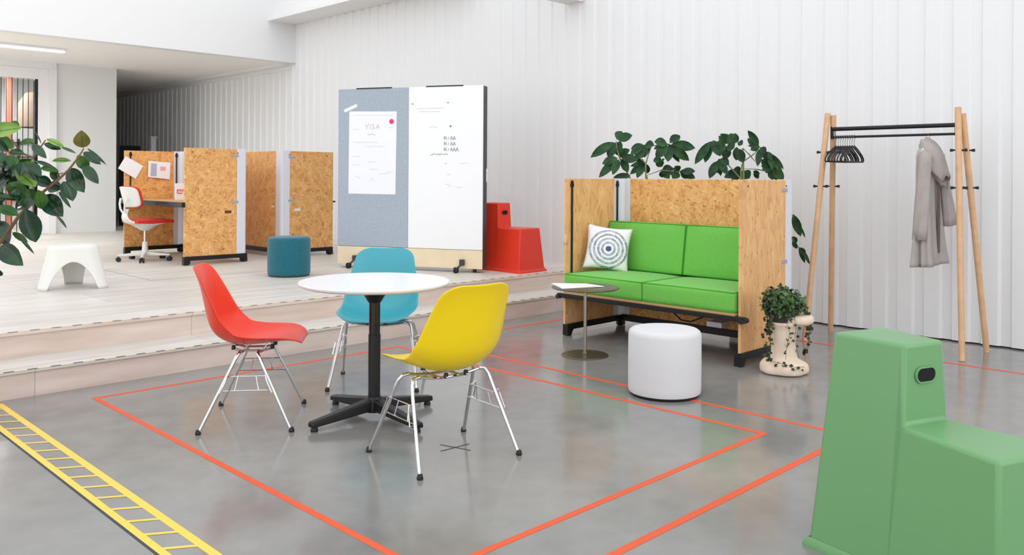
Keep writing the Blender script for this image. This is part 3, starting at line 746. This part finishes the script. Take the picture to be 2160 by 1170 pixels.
# ================================================================ STEP STOOLS (tall block + low seat)
def step_stool(label, loc, rz, m, H=.75, HS=.485):
    """local: +y = tall end, -y = seat end; origin under the middle"""
    t = thing('step_stool', label, 'stool', loc, rz)
    # plan half-widths at base / top ; y stations
    yb, yt = (.355, .045, -.345), (.315, .045, -.305)
    b = MB()
    # outline stations: tall back, waist, seat front
    base = [(-.205, .355), (-.170, .050), (-.205, -.355), (.205, -.355), (.170, .050), (.205, .355)]
    tallt = [(-.125, .315), (-.095, .045), (.095, .045), (.125, .315)]
    seatt = [(-.108, .040), (-.155, -.322), (.155, -.322), (.108, .040)]
    V = lambda p, z: Vector((p[0], p[1], z))
    bm = b.bm
    vb = [bm.verts.new(V(p, .0)) for p in base]
    vt = [bm.verts.new(V(p, H)) for p in tallt]; vs = [bm.verts.new(V(p, HS)) for p in seatt]
    F = bm.faces.new
    F((vt[0], vt[1], vt[2], vt[3])); F((vs[0], vs[1], vs[2], vs[3]))
    F((vt[1], vs[0], vs[3], vt[2]))                       # riser face with the grip
    F((vb[0], vb[1], vs[0], vt[1], vt[0])); F((vb[4], vb[5], vt[3], vt[2], vs[3]))
    F((vb[1], vb[2], vs[1], vs[0])); F((vb[3], vb[4], vs[3], vs[2]))
    F((vb[2], vb[3], vs[2], vs[1])); F((vb[5], vb[0], vt[0], vt[3])); F(vb[::-1])
    b.build('body', m, t, bevel=.014, bseg=4, angle=30)
    # flared lip round the foot
    lip = MB(); o_ = [(p[0]*1.06, p[1]*1.04) for p in base]; i_ = [(p[0]*.99, p[1]*.995) for p in base]
    n = 6
    lip._faces([V(p, .0) for p in o_]+[V(p, .012) for p in o_]+[V(p, .034) for p in i_], [(i, (i+1) % n, n+(i+1) % n, n+i) for i in range(n)]+[(n+i, n+(i+1) % n, 2*n+(i+1) % n, 2*n+i) for i in range(n)])
    lip.build('foot_rim', m, t, bevel=.004, angle=60)
    # grip on the riser face : stadium ring + dark recess
    f0 = Vector((0, .045, H)); f1 = Vector((0, .040, HS)); zc = HS+(H-HS)*.60; yc = .045-.0026
    M = Matrix.Translation((0, yc-.001, zc))@Matrix.Rotation(PI/2, 4, 'X')
    def stad(a, r, n=10): return [(a+r*cos(-PI/2+PI*k/n), r*sin(-PI/2+PI*k/n)) for k in range(n+1)]+[(-a+r*cos(PI/2+PI*k/n), r*sin(PI/2+PI*k/n)) for k in range(n+1)]
    MB().prism(stad(.022, .022), -.001, .0035, M).build('grip_hole', 'hole_black', t)
    r_ = MB(); o1 = stad(.022, .028); i1 = stad(.022, .022); n = len(o1)
    r_._faces([M@Vector((p[0], p[1], 0)) for p in o1]+[M@Vector((p[0]*.98, p[1]*.96, .006)) for p in o1]+[M@Vector((p[0], p[1], .006)) for p in i1]+[M@Vector((p[0], p[1], 0)) for p in i1], [(j*n+i, j*n+(i+1) % n, (j+1)*n+(i+1) % n, (j+1)*n+i) for j in range(3) for i in range(n)])
    r_.build('grip_rim', m, t)
    return t
GA = rad(19)
step_stool('large green plastic two-level step stool in the right foreground', (2.953, .977, 0), -GA, 'green_tool', H=.76, HS=.495)
step_stool('red plastic two-level step stool beside the rolling whiteboard', (6.335, 6.40, S), rad(3), 'red_tool', H=.71, HS=.455)

# ================================================================ WHITE THREE-LEGGED STOOL
def elephant(loc, rz):
    b = MB(); NT_, H = 96, .37; th0 = 0
    def zb(a):     # a in degrees from nearest leg axis (0..60)
        return 0 if a < 17 else .235*math.sqrt(max(0, 1-((60-a)/43)**2))**.9
    def Rr(th, z):
        c3 = cos(3*th); f = 1-z/H
        R0 = .178+.018*c3
        return R0+f*(.045+.055*max(0, c3))+.0
    rows = []
    for j in range(15):
        row = []
        for k in range(NT_):
            th = 2*PI*k/NT_; a = abs(((math.degrees(th)+60) % 120)-60)
            z0 = zb(a); q = j/14; z = z0+(H-.02-z0)*q; row.append(Vector((Rr(th, z)*cos(th), Rr(th, z)*sin(th), z)))
        rows.append(row)
    for s_, dz in ((.97, .012), (.92, .019), (.80, .020), (.5, .012), (.2, .008), (.02, .008)):
        rows.append([Vector((Rr(2*PI*k/NT_, H)*s_*cos(2*PI*k/NT_), Rr(2*PI*k/NT_, H)*s_*sin(2*PI*k/NT_), H-.02+dz)) for k in range(NT_)])
    b.grid(rows, close=True)
    o = b.build('three_legged_stool', 'white_plastic', solid=.012, angle=180)
    o.location = loc; o.rotation_euler = (0, 0, rz)
    return tag(o, 'white moulded plastic stool with arched legs on the platform', 'stool')
elephant((2.52, 7.93, S), rad(72))

# ================================================================ COAT RACK
cr = thing('coat_rack', 'coat rack of slanted wooden poles joined by black rails, by the wall', 'coat rack', (6.82, 2.58, 0))
def L_(x, y, z): return Vector((x-6.82, y-2.58, z))
poles = [((6.60, 2.01, 0), (6.835, 2.120, 1.845)), ((7.10, 1.99, 0), (6.86, 2.095, 1.80)), ((6.50, 3.15, 0), (6.775, 3.095, 1.845)), ((7.06, 3.19, 0), (6.80, 3.06, 1.83))]
for k, (p0, p1) in enumerate(poles):
    MB().tube([L_(*p0), L_(*p1)], [.0215, .0235], 20).build('pole', 'oak', cr)
MB().cyl(L_(6.83, 2.13, 1.715), L_(6.80, 3.07, 1.715), .0165, 16).build('upper_rail', 'black_metal', cr)
MB().cyl(L_(6.83, 2.13, 1.648), L_(6.80, 3.07, 1.648), .010, 12).build('hanging_rail', 'black_metal', cr)
for yy, xx in ((2.13, 6.83), (3.07, 6.80)):
    MB().cyl(L_(xx, yy, 1.635), L_(xx, yy, 1.735), .012, 10).build('rail_joint', 'black_metal', cr)
for (p0, p1) in poles:
    for z in (1.245, 1.525):
        f = z/p1[2]; c_ = Vector(p0).lerp(Vector(p1), f)
        q = L_(*c_); MB().tube([q-Vector((0, .058, 0)), q-Vector((0, .045, 0)), q-Vector((0, .03, 0)), q+Vector((0, .03, 0)), q+Vector((0, .045, 0)), q+Vector((0, .058, 0))], [.012, .011, .006, .006, .011, .012], 10).build('peg', 'black_plastic', cr)
# hangers on the rail
def hanger(label, loc, rz, m='black_plastic', hk='hanger_wire', grp=None):
    t = thing('clothes_hanger', label, 'hanger', loc, rz, grp)
    MB().tube([(-.020, 0, -.012), (-.021, 0, .004), (-.012, 0, .016), (.004, 0, .017), (.016, 0, .006), (.014, 0, -.012), (0, 0, -.028), (0, 0, -.075)], .0024, 6).build('hook', hk, t)
    b = MB(); b.tube([(0, 0, -.072), (.07, 0, -.098), (.16, 0, -.145), (.195, 0, -.172), (.20, 0, -.190), (.185, 0, -.200), (-.185, 0, -.200), (-.20, 0, -.190), (-.195, 0, -.172), (-.16, 0, -.145), (-.07, 0, -.098), (0, 0, -.072)], .0062, 7)
    b.build('shoulder_bar', m, t); return t
base_h = hanger('empty black coat hanger in the bunch at the left end of the rack rail', (6.80, 2.885, 1.645), rad(2), grp='empty hangers at the left end of the rack')
for k in range(1, 9):
    h_ = dup(base_h, (6.80, 2.885+.019*k, 1.645), rad(random.uniform(-1.5, 3.5)))
# ================================================================ COAT
ch = hanger('pale hanger carrying the grey jacket on the rack rail', (6.828, 2.32, 1.645), rad(-6), 'trim_white'); ch.scale = (.7, .7, .8)
ct = thing('grey_jacket', 'light grey hooded jacket hanging from the coat rack', 'jacket', (6.828, 2.33, .60), rad(-6)); ct.scale = (.88, .88, 1)
random.seed(11)
def cloth_ring(z, cx, cy, ax, ay, amp, n, ph, tilt=0):
    r = []
    for k in range(64):
        a = 2*PI*k/64; f = 1+amp*sin(n*a+ph)+amp*.6*sin((2*n+1)*a+ph*1.7)
        r.append(Vector((cx+ax*f*cos(a), cy+ay*f*sin(a), z+tilt*cos(a))))
    return r
# local: x = across shoulders (world X), y = along rail; z from hem
rows = []
for z, ax, ay, am in ((.97, .03, .028, 0), (.955, .07, .045, .02), (.925, .13, .060, .02), (.88, .155, .064, .03), (.80, .160, .064, .06), (.65, .160, .064, .09), (.50, .165, .068, .12), (.35, .18, .076, .15), (.20, .20, .086, .17), (.09, .215, .098, .19), (.06, .218, .10, .20)):
    rows.append(cloth_ring(z, 0, -.012*(1-z), ax, ay, am, 5, .4+z*1.2, .015 if z < .12 else 0))
b = MB(); b.grid(rows, close=True); b.build('body', 'coat_cloth', ct, solid=.006, angle=180)
for sx, y0, ln in ((-1, -.045, .60), (1, -.03, .50)):
    pts = []; rs = []
    rows = []
    for i in range(9):
        f = i/8; z = .90-.04*f-ln*f; cx = sx*(.14+.05*f-.03*f*f); cy = y0+(.03 if sx < 0 else -.085)*f
        rows.append([Vector((p.x, p.y, p.z)) for p in cloth_ring(z, cx, cy, .050+.012*f, .045+.012*f, .05+.08*f, 3, f*3+sx, .012*f)])
    top = [Vector((sx*.14, y0*.4, .925))]*64
    b = MB(); b.grid([top]+rows, close=True); b.build('sleeve', 'coat_cloth', ct, solid=.005, angle=180)
rows = []
for i in range(11):
    f = i/10
    c0 = Vector((-.02+.05*f, .03-.17*f, .985-.23*f-.06*f*f)); r_ = .05+.045*sin(PI*min(1, f*1.05))
    rows.append([c0+Vector((r_*1.25*cos(2*PI*k/32)*(1+.06*sin(5*2*PI*k/32+f*4)), -.5*r_*sin(2*PI*k/32), r_*.75*sin(2*PI*k/32)+.01*sin(9*f+k))) for k in range(32)])
b = MB(); b.grid([[rows[0][0].lerp(rows[0][16], .5)]*32]+rows, close=True); b.build('hood', 'coat_cloth', ct, solid=.005, angle=180)
b = MB(); b.box(-.016, .016, -.104, -.088, .15, .80); b.build('button_band', 'coat_lining', ct, bevel=.004)
MB().tube([(.03, -.15, .77), (.035, -.155, .70), (.04, -.15, .63)], .003, 6).build('drawcord', 'coat_lining', ct)

# ================================================================ PLANTS
def px_leaf(b, bx, by, tx, ty, w, t, mi, dt=0, nz=None, droop=.1, fold=.1, seg=7, tip=.75):
    B = at(bx, by, t); T = at(tx, ty, t+dt)
    n_ = (Vector((0, 0, CAMZ))-B).normalized()
    if nz is not None: n_ = (n_+nz).normalized()
    b.leaf(B, T, w*t/FPX, n_, droop, fold, tip, seg, mi)
random.seed(21)
# --- rubber plant (left foreground)
rp = thing('rubber_plant', 'large-leaved rubber plant reaching in from the left edge', 'plant', (.86, 5.10, 0))
RPI = Vector((-.86, -5.10, 0))
pot = MB(); pot.lathe([(0, 0), (.15, 0), (.165, .02), (.19, .30), (.195, .33), (.18, .33), (.17, .29), (0, .29)], seg=40); pot.build('pot', 'pot_dark', rp)
MB().lathe([(0, .285), (.17, .285), (0, .292)], seg=30).build('soil', 'soil', rp)
fq = lambda x, y: (x/3.25, 240+y/3.25)
D, Mi, Y, Bz = 0, 1, 2, 3
leaves = [(random.uniform(-60, 200), random.uniform(260, 600), 0, 0, 60, 9) for _ in range(30)]
leaves = [(x, y, x+random.uniform(-90, 90), y+random.uniform(20, 110), random.uniform(60, 90), random.choice((0, 0, 1))) for x, y, _a, _b2, _w, _m in leaves]
leaves += [(150, 95, -80, 130, 98, Y), (66, 62, 134, 96, 56, Mi), (136, 214, 242, 182, 46, Mi), (-40, 190, 100, 232, 92, Mi), (318, 172, 444, 232, 40, Y), (420, 228, 522, 272, 22, D),
 (300, 205, 420, 242, 44, D), (222, 212, 320, 306, 56, D), (238, 120, 284, 206, 12, D), (566, 232, 558, 112, 98, Bz), (572, 262, 692, 348, 58, D), (596, 234, 730, 350, 22, D), (530, 284, 604, 384, 76, Mi),
 (568, 348, 676, 480, 70, D), (478, 372, 578, 540, 104, D), (490, 322, 356, 322, 36, Y), (236, 322, 392, 386, 32, D), (278, 372, 406, 396, 48, Mi), (344, 392, 402, 456, 58, D),
 (436, 462, 500, 598, 100, D), (402, 530, 486, 646, 26, D), (306, 556, 432, 704, 124, D), (380, 690, 458, 786, 20, D), (236, 440, 356, 500, 84, D), (330, 500, 424, 512, 92, D),
 (176, 652, 246, 880, 128, D), (120, 830, 236, 962, 22, D), (-30, 566, 194, 590, 46, D), (104, 650, 262, 580, 80, D), (-20, 640, 130, 696, 74, Mi), (6, 900, 160, 1040, 118, D),
 (-40, 740, 60, 900, 130, D), (60, 900, 110, 1040, 90, D), (84, 812, 190, 882, 42, Mi), (216, 310, 70, 420, 112, Mi), (246, 500, 110, 380, 96, Y), (50, 480, 200, 580, 96, Mi), (262, 520, 286, 652, 84, Mi),
 (-40, 280, 66, 336, 70, D), (-30, 430, 96, 470, 84, D), (176, 360, 284, 430, 86, D), (60, 262, 168, 272, 56, D), (-40, 170, 60, 260, 60, D), (-50, 520, 60, 440, 90, D), (-60, 820, 40, 760, 110, D), (-30, 340, 80, 300, 70, Mi),
 (140, 590, 60, 470, 100, Mi), (190, 470, 120, 560, 80, D), (30, 380, 110, 330, 70, D), (250, 430, 200, 350, 60, Mi), (-60, 640, 30, 590, 80, Mi), (200, 590, 120, 640, 66, D), (-20, 1060, 10, 1110, 40, D)]
b = MB()
for k, (x0, y0, x1, y1, w, mi) in enumerate(leaves):
    a0, a1 = fq(x0, y0), fq(x1, y1); t_ = 4.35+random.uniform(-.16, .16)
    kw = dict(dt=random.uniform(-.05, .05), nz=Vector((random.uniform(-.35, .35), random.uniform(-.35, .35), random.uniform(.1, .6))), droop=random.uniform(-.02, .14), fold=random.uniform(.12, .3), seg=9, tip=.92)
    px_leaf(b, a0[0], a0[1], a1[0], a1[1], w/3.25*1.08, t_, mi, **kw)
    kw['fold'] = 0; px_leaf(b, a0[0], a0[1], a1[0], a1[1], 1.3, t_-.004, 4, **kw)
bmesh.ops.translate(b.bm, verts=b.bm.verts, vec=RPI)
b.build('foliage', ['leaf_dark', 'leaf_mid', 'leaf_young', 'leaf_bronze', 'leaf_mid'], rp, angle=180)
def branch(pts, r0, r1, name='branch', m='bark', parent=rp, off=RPI):
    q = [Vector(p)+off for p in pts]; n = len(q)
    return MB().tube(q, [r0+(r1-r0)*i/(n-1) for i in range(n)], 8).build(name, m, parent)
def fp(x, y, t=4.38): a = fq(x, y); return at(a[0], a[1], t)
branch([Vector((.86, 5.10, .28)), Vector((.98, 5.0, .55)), fp(-60, 960), fp(40, 830), fp(130, 700), fp(290, 540), fp(400, 450), fp(470, 385), fp(522, 318), fp(560, 262), fp(574, 236)], .013, .003)
branch([Vector((.98, 5.0, .55)), fp(-100, 700, 4.45), fp(-20, 500, 4.45), fp(60, 340, 4.45), fp(150, 270, 4.45), fp(110, 220), fp(76, 160)], .010, .003)
branch([fp(150, 270, 4.45), fp(230, 300), fp(270, 240), fp(312, 180)], .007, .003)
branch([fp(130, 700), fp(60, 640), fp(-60, 620)], .009, .004)
branch([fp(400, 450), fp(395, 415), fp(430, 405)], .004, .003)

# --- umbrella plants behind the sofa
def scheff(label, hubs, singles, stems, loc, conv, T0):
    t = thing('umbrella_plant', label, 'plant', loc); off = -Vector(loc)
    MB().lathe([(0, 0), (.13, 0), (.14, .02), (.16, .30), (.15, .30), (.14, .27), (0, .27)], seg=32).build('pot', 'pot_dark', t)
    MB().lathe([(0, .268), (.14, .268), (0, .274)], seg=24).build('soil', 'soil', t)
    b = MB(); sb = MB()
    for (hx, hy), tips, w in hubs:
        t_ = T0+random.uniform(-.12, .12); a = conv(hx, hy)
        for (x1, y1) in tips:
            c_ = conv(x1, y1); f = .10
            px_leaf(b, a[0]+(c_[0]-a[0])*f, a[1]+(c_[1]-a[1])*f, c_[0], c_[1], w*1.45*random.uniform(.85, 1.15), t_, 0, dt=random.uniform(-.05, .05), nz=Vector((random.uniform(-.3, .3), random.uniform(-.3, .3), random.uniform(.1, .6))), droop=random.uniform(.02, .12), fold=random.uniform(.05, .18), seg=6, tip=.95)
    hx_ = [h for h in hubs]
    for (hub, tips, w) in hx_[2:]:
        a = conv(hub[0], hub[1]); q = .55
        for (x1, y1) in tips[:3]:
            c_ = conv(x1, y1); dx, dy = c_[0]-a[0], c_[1]-a[1]; an = random.uniform(.35, .6)*random.choice((-1, 1))
            ex, ey = a[0]+(dx*cos(an)-dy*sin(an))*.8, a[1]+(dx*sin(an)+dy*cos(an))*.8
            px_leaf(b, a[0], a[1], ex, ey, w*1.1, T0+random.uniform(.03, .15), 0, nz=Vector((random.uniform(-.3, .3), 0, random.uniform(.1, .6))), droop=.08, fold=.1, seg=6, tip=.95)
    for x0, y0, x1, y1, w in singles:
        a, c_ = conv(x0, y0), conv(x1, y1)
        px_leaf(b, a[0], a[1], c_[0], c_[1], w*1.3, T0+random.uniform(-.1, .1), 0, nz=Vector((0, 0, random.uniform(0, .5))), seg=6, tip=.95)
    bmesh.ops.translate(b.bm, verts=b.bm.verts, vec=off); b.build('foliage', 'leaf_scheff', t, angle=180)
    root = Vector((loc[0], loc[1], .27))
    for st_ in stems:
        pts = [at(*conv(x, y), T0) for x, y in st_]
        s0 = [root+off, (root.lerp(pts[0], .5)+Vector((0, 0, .1)))+off] if st_[0][1] > 0 and len(st_) > 2 else []
        q = s0+[p+off for p in pts]
        n = len(q); MB().tube(q, [.011*(1-.7*i/(n-1)) for i in range(n)], 7).build('stem', 'stem_green', t)
    return t
cA = lambda x, y: (1230+x/9, 270+y/9)
hubsA = [((630, 235), [(140, 560), (475, 570), (720, 545), (735, 60), (935, 135)], 13), ((690, 560), [(300, 940), (560, 890), (860, 830), (360, 680), (1040, 600)], 13), ((660, 520), [(885, 405), (700, 240)], 11),
 ((1150, 320), [(900, 520), (1170, 560), (1000, 600), (1350, 330)], 14), ((1620, 300), [(1380, 580), (1610, 640), (2015, 620), (2130, 380), (1840, 140), (1350, 260)], 14.5), ((1180, 650), [(1020, 950), (890, 880), (920, 720), (1230, 860), (1060, 640)], 10),
 ((1480, 600), [(1330, 620), (1420, 740), (1500, 640)], 10), ((1490, 790), [(1680, 730), (1510, 940), (1790, 900), (1640, 960)], 11), ((1830, 830), [(1980, 960), (1740, 720), (2130, 820), (1690, 960), (2130, 950)], 12)]
scheff('leafy umbrella plant rising behind the left half of the sofa back', hubsA, [(900, 900, 570, 940, 12)], [[(1200, 1150), (1190, 900), (1190, 680), (1240, 500), (1300, 340), (1600, 290)], [(1200, 1150), (1180, 660), (1040, 540), (690, 560)], [(1200, 900), (1480, 800), (1830, 830)], [(690, 560), (640, 400), (630, 235)]], (6.56, 4.42, 0), cA, 7.55)
cB = lambda x, y: (1440+x/3.775, 270+y/3.775)
hubsB = [((240, 85), [(96, 288), (178, 276), (300, 225), (275, 200)], 15), ((350, 130), [(270, 160), (340, 250), (412, 160), (285, 65)], 17), ((440, 110), [(296, 46), (372, 44), (478, 130)], 9), ((430, 150), [(484, 275)], 15),
 ((285, 245), [(212, 402), (275, 360), (370, 290), (355, 370)], 12), ((470, 340), [(330, 395), (534, 400), (390, 370), (452, 400)], 15), ((615, 150), [(514, 84), (540, 176), (596, 305), (518, 18), (712, 285), (664, 200)], 10),
 ((680, 185), [(806, 328), (798, 368), (715, 255), (720, 330)], 9), ((710, 320), [(626, 250), (632, 330), (804, 412), (716, 412), (760, 350)], 13), ((560, 345), [(606, 402)], 9)]
singB = [(878, 684, 940, 862, 14), (930, 770, 976, 872, 4), (874, 862, 908, 912, 9), (872, 900, 912, 960, 8), (924, 950, 974, 1076, 7), (950, 962, 1012, 1086, 6), (930, 950, 975, 1010, 10)]
scheff('leafy umbrella plant rising behind the right half of the sofa back', hubsB, singB, [[(470, 460), (462, 340), (478, 270), (570, 205), (615, 150)], [(470, 460), (460, 400), (350, 280), (285, 245)], [(480, 322), (600, 330), (710, 352)], [(478, 160), (530, 210), (575, 265)], [(470, 460), (640, 520), (800, 640), (880, 700)], [(800, 640), (850, 840), (900, 930), (940, 962)]], (6.56, 3.70, 0), cB, 7.25)

# --- pedestal planter with trailing ivy
pl = thing('pedestal_planter', 'cream clay pedestal planter with ivy spilling over, beside the sofa', 'planter', (5.335, 2.735, 0))
b = MB(); random.seed(5)
b.lathe([(0, 0), (.150, 0), (.160, .012), (.158, .055), (.145, .078), (.10, .092), (.082, .105), (.078, .18), (.080, .27), (.088, .315), (.10, .33), (.10, .345), (0, .345)], seg=48)
for v in b.bm.verts:
    a = math.atan2(v.co.y, v.co.x); f = 1+.03*sin(5*a+v.co.z*20)+.02*sin(9*a); v.co.x *= f; v.co.y *= f
b.build('pedestal', 'clay', pl, subd=1)
vr = Vector((.707, -.707, 0))
c_ = vr*.085
MB().lathe([(0, .328), (.09, .326), (.112, .338), (.115, .365), (.105, .388), (.08, .392), (0, .39)], (c_.x, c_.y, 0), 36).build('side_bowl', 'clay', pl, subd=1)
MB().lathe([(0, .345), (.075, .345), (.095, .40), (.098, .425), (.088, .425), (.082, .41), (0, .41)], (-.012, .012, 0), 32).build('inner_pot', 'pot_dark', pl)
b = MB(); cc = Vector((-.005, .005, .455))
for k in range(1500):
    u = random.uniform(-1, 1); a = random.uniform(0, 2*PI); rr = random.uniform(.15, 1)**.5
    p = Vector((.145*rr*math.sqrt(1-u*u)*cos(a), .145*rr*math.sqrt(1-u*u)*sin(a), .105*rr*u*1.0+.02*random.random()))
    if p.z < -.06: p.z *= .6
    p = p*random.uniform(.88, 1.13)+cc
    d_ = Vector((random.uniform(-1, 1), random.uniform(-1, 1), random.uniform(-.6, .9))).normalized()
    L = random.uniform(.018, .030); b.leaf(p, p+d_*L, L*.85, (p-cc)+Vector((0, 0, .05)), .1, .1, .8, 3)
b.build('foliage', 'leaf_ivy', pl, angle=180)
vl = Vector((-.707, .707, 0)); vf = Vector((-.707, -.707, 0))
def vine(pts, nleaf, spread=.014, sz=.024):
    nleaf = int(nleaf*1.35)
    q = [Vector(p) for p in pts]; b = MB(); dens = []
    for p0, p1 in zip(q, q[1:]):
        for i in range(6): dens.append(p0.lerp(p1, i/6))
    dens.append(q[-1]); b.tube(dens, .0014, 5)
    for k in range(nleaf):
        p = dens[int(k/nleaf*(len(dens)-1))]+Vector([random.uniform(-spread, spread) for _ in range(3)])
        d_ = Vector((random.uniform(-1, 1), random.uniform(-1, 1), random.uniform(-.9, .3))).normalized(); L = sz*random.uniform(.7, 1.2)
        b.leaf(p, p+d_*L, L*.9, vf+Vector((random.uniform(-.6, .6), random.uniform(-.6, .6), random.uniform(-.3, .6))), .05, .05, .8, 3)
    b.build('vine', 'leaf_vine', pl, angle=180)
def V3(l, f, z): return vr*l+vf*f+Vector((0, 0, z))
vine([V3(-.09, .03, .46), V3(-.13, .06, .40), V3(-.135, .07, .33), V3(-.155, .07, .26)], 26)
vine([V3(-.08, .05, .44), V3(-.12, .09, .36), V3(-.12, .10, .30), V3(-.13, .10, .22)], 24)
vine([V3(-.10, .03, .44), V3(-.115, .05, .34), V3(-.11, .07, .22), V3(-.135, .08, .13), V3(-.12, .09, .10)], 34)
vine([V3(-.02, .10, .42), V3(-.02, .115, .36), V3(.01, .10, .28), V3(-.01, .10, .20), V3(-.03, .13, .11)], 14)
vine([V3(.03, .10, .42), V3(.05, .105, .33), V3(.04, .10, .24), V3(.06, .13, .12)], 9)
vine([V3(.10, .03, .46), V3(.155, .03, .40), V3(.165, .03, .32), V3(.16, .03, .24), V3(.15, .03, .17), V3(.12, .04, .12)], 46)
vine([V3(.10, .0, .47), V3(.15, .01, .43), V3(.17, .02, .34), V3(.155, .02, .28)], 24)
vine([V3(-.08, .02, .52), V3(-.12, .03, .50), V3(-.16, .04, .49)], 12)
vine([V3(-.02, .0, .53), V3(-.02, .02, .58), V3(-.03, .03, .61)], 7, .006)
vine([V3(-.10, .09, .09), V3(-.05, .15, .088), V3(.02, .165, .07), V3(.09, .15, .07)], 10)
tag(MB().lathe([(0, 0), (.024, 0), (.024, .004), (0, .005)], (5.62, 2.50, 0), 16).build('floor_socket', 'alu_dark'), 'small round grey cap on the floor beside the planter', 'floor cap')

# ================================================================ LIGHT & CAMERA
w = bpy.data.worlds.new('daylight'); bpy.context.scene.world = w; w.use_nodes = True
nt = w.node_tree; bg = nt.nodes['Background']
tc = nt.nodes.new('ShaderNodeTexCoord'); sp = nt.nodes.new('ShaderNodeSeparateXYZ'); nt.links.new(tc.outputs['Generated'], sp.inputs[0])
rp_ = nt.nodes.new('ShaderNodeValToRGB'); e = rp_.color_ramp.elements
mr = nt.nodes.new('ShaderNodeMapRange'); mr.inputs['From Min'].default_value = -.3; mr.inputs['From Max'].default_value = 1; nt.links.new(sp.outputs['Z'], mr.inputs[0])
nt.links.new(mr.outputs[0], rp_.inputs[0])
e[0].color = (.96, .96, .97, 1); e[0].position = .1; e[1].color = (.76, .775, .80, 1); e[1].position = .55
nt.links.new(rp_.outputs[0], bg.inputs[0])
ma = nt.nodes.new('ShaderNodeMath'); ma.operation = 'MULTIPLY_ADD'; nt.links.new(sp.outputs['Y'], ma.inputs[0]); ma.inputs[1].default_value = -.02; ma.inputs[2].default_value = 1.29
mx = nt.nodes.new('ShaderNodeMath'); mx.operation = 'MULTIPLY_ADD'; nt.links.new(sp.outputs['X'], mx.inputs[0]); mx.inputs[1].default_value = -.22; nt.links.new(ma.outputs[0], mx.inputs[2]); nt.links.new(mx.outputs[0], bg.inputs[1])
sl = bpy.data.lights.new('daylight_sun', 'SUN'); sl.energy = .5; sl.angle = rad(60); sl.color = (1, .99, .97)
so = bpy.data.objects.new('daylight_sun', sl); C.objects.link(so); so.rotation_euler = (rad(60), 0, rad(20)); so.location = (0, 0, 6)
al = bpy.data.lights.new('back_room_fill', 'AREA'); al.energy = 60; al.size = 1.2  # added fill light to brighten the space behind the glass, no fixture there
ao = bpy.data.objects.new('back_room_fill', al); C.objects.link(ao); ao.location = (3.6, 17.0, 3.1)

a2 = bpy.data.lights.new('passage_fill', 'AREA'); a2.energy = 130; a2.shape = 'RECTANGLE'; a2.size = 2.4; a2.size_y = .5  # added fill light kept out of view, lifts the low back area
o2 = bpy.data.objects.new('passage_fill', a2); C.objects.link(o2); o2.location = (.9, 14.0, 3.1)
cd = bpy.data.cameras.new('camera'); cam = bpy.data.objects.new('camera', cd); C.objects.link(cam)
cd.sensor_width = 36; cd.sensor_fit = 'HORIZONTAL'; cd.lens = FPX*36/2160; cd.shift_x = 0; cd.shift_y = -(585-PY)/2160
cam.location = (0, 0, CAMZ); cd.clip_start = .05; cd.clip_end = 200
Rm = Matrix((RT, UP, -FW)).transposed()          # columns: right, up, back
cam.matrix_world = Matrix.Translation((0, 0, CAMZ))@Rm.to_4x4()@Matrix.Rotation(ROLL, 4, 'Z')
sc = bpy.context.scene; sc.camera = cam
sc.view_settings.view_transform = 'Standard'; sc.view_settings.look = 'None'; sc.view_settings.gamma = 1; sc.view_settings.exposure = .43
sc.view_settings.use_curve_mapping = False
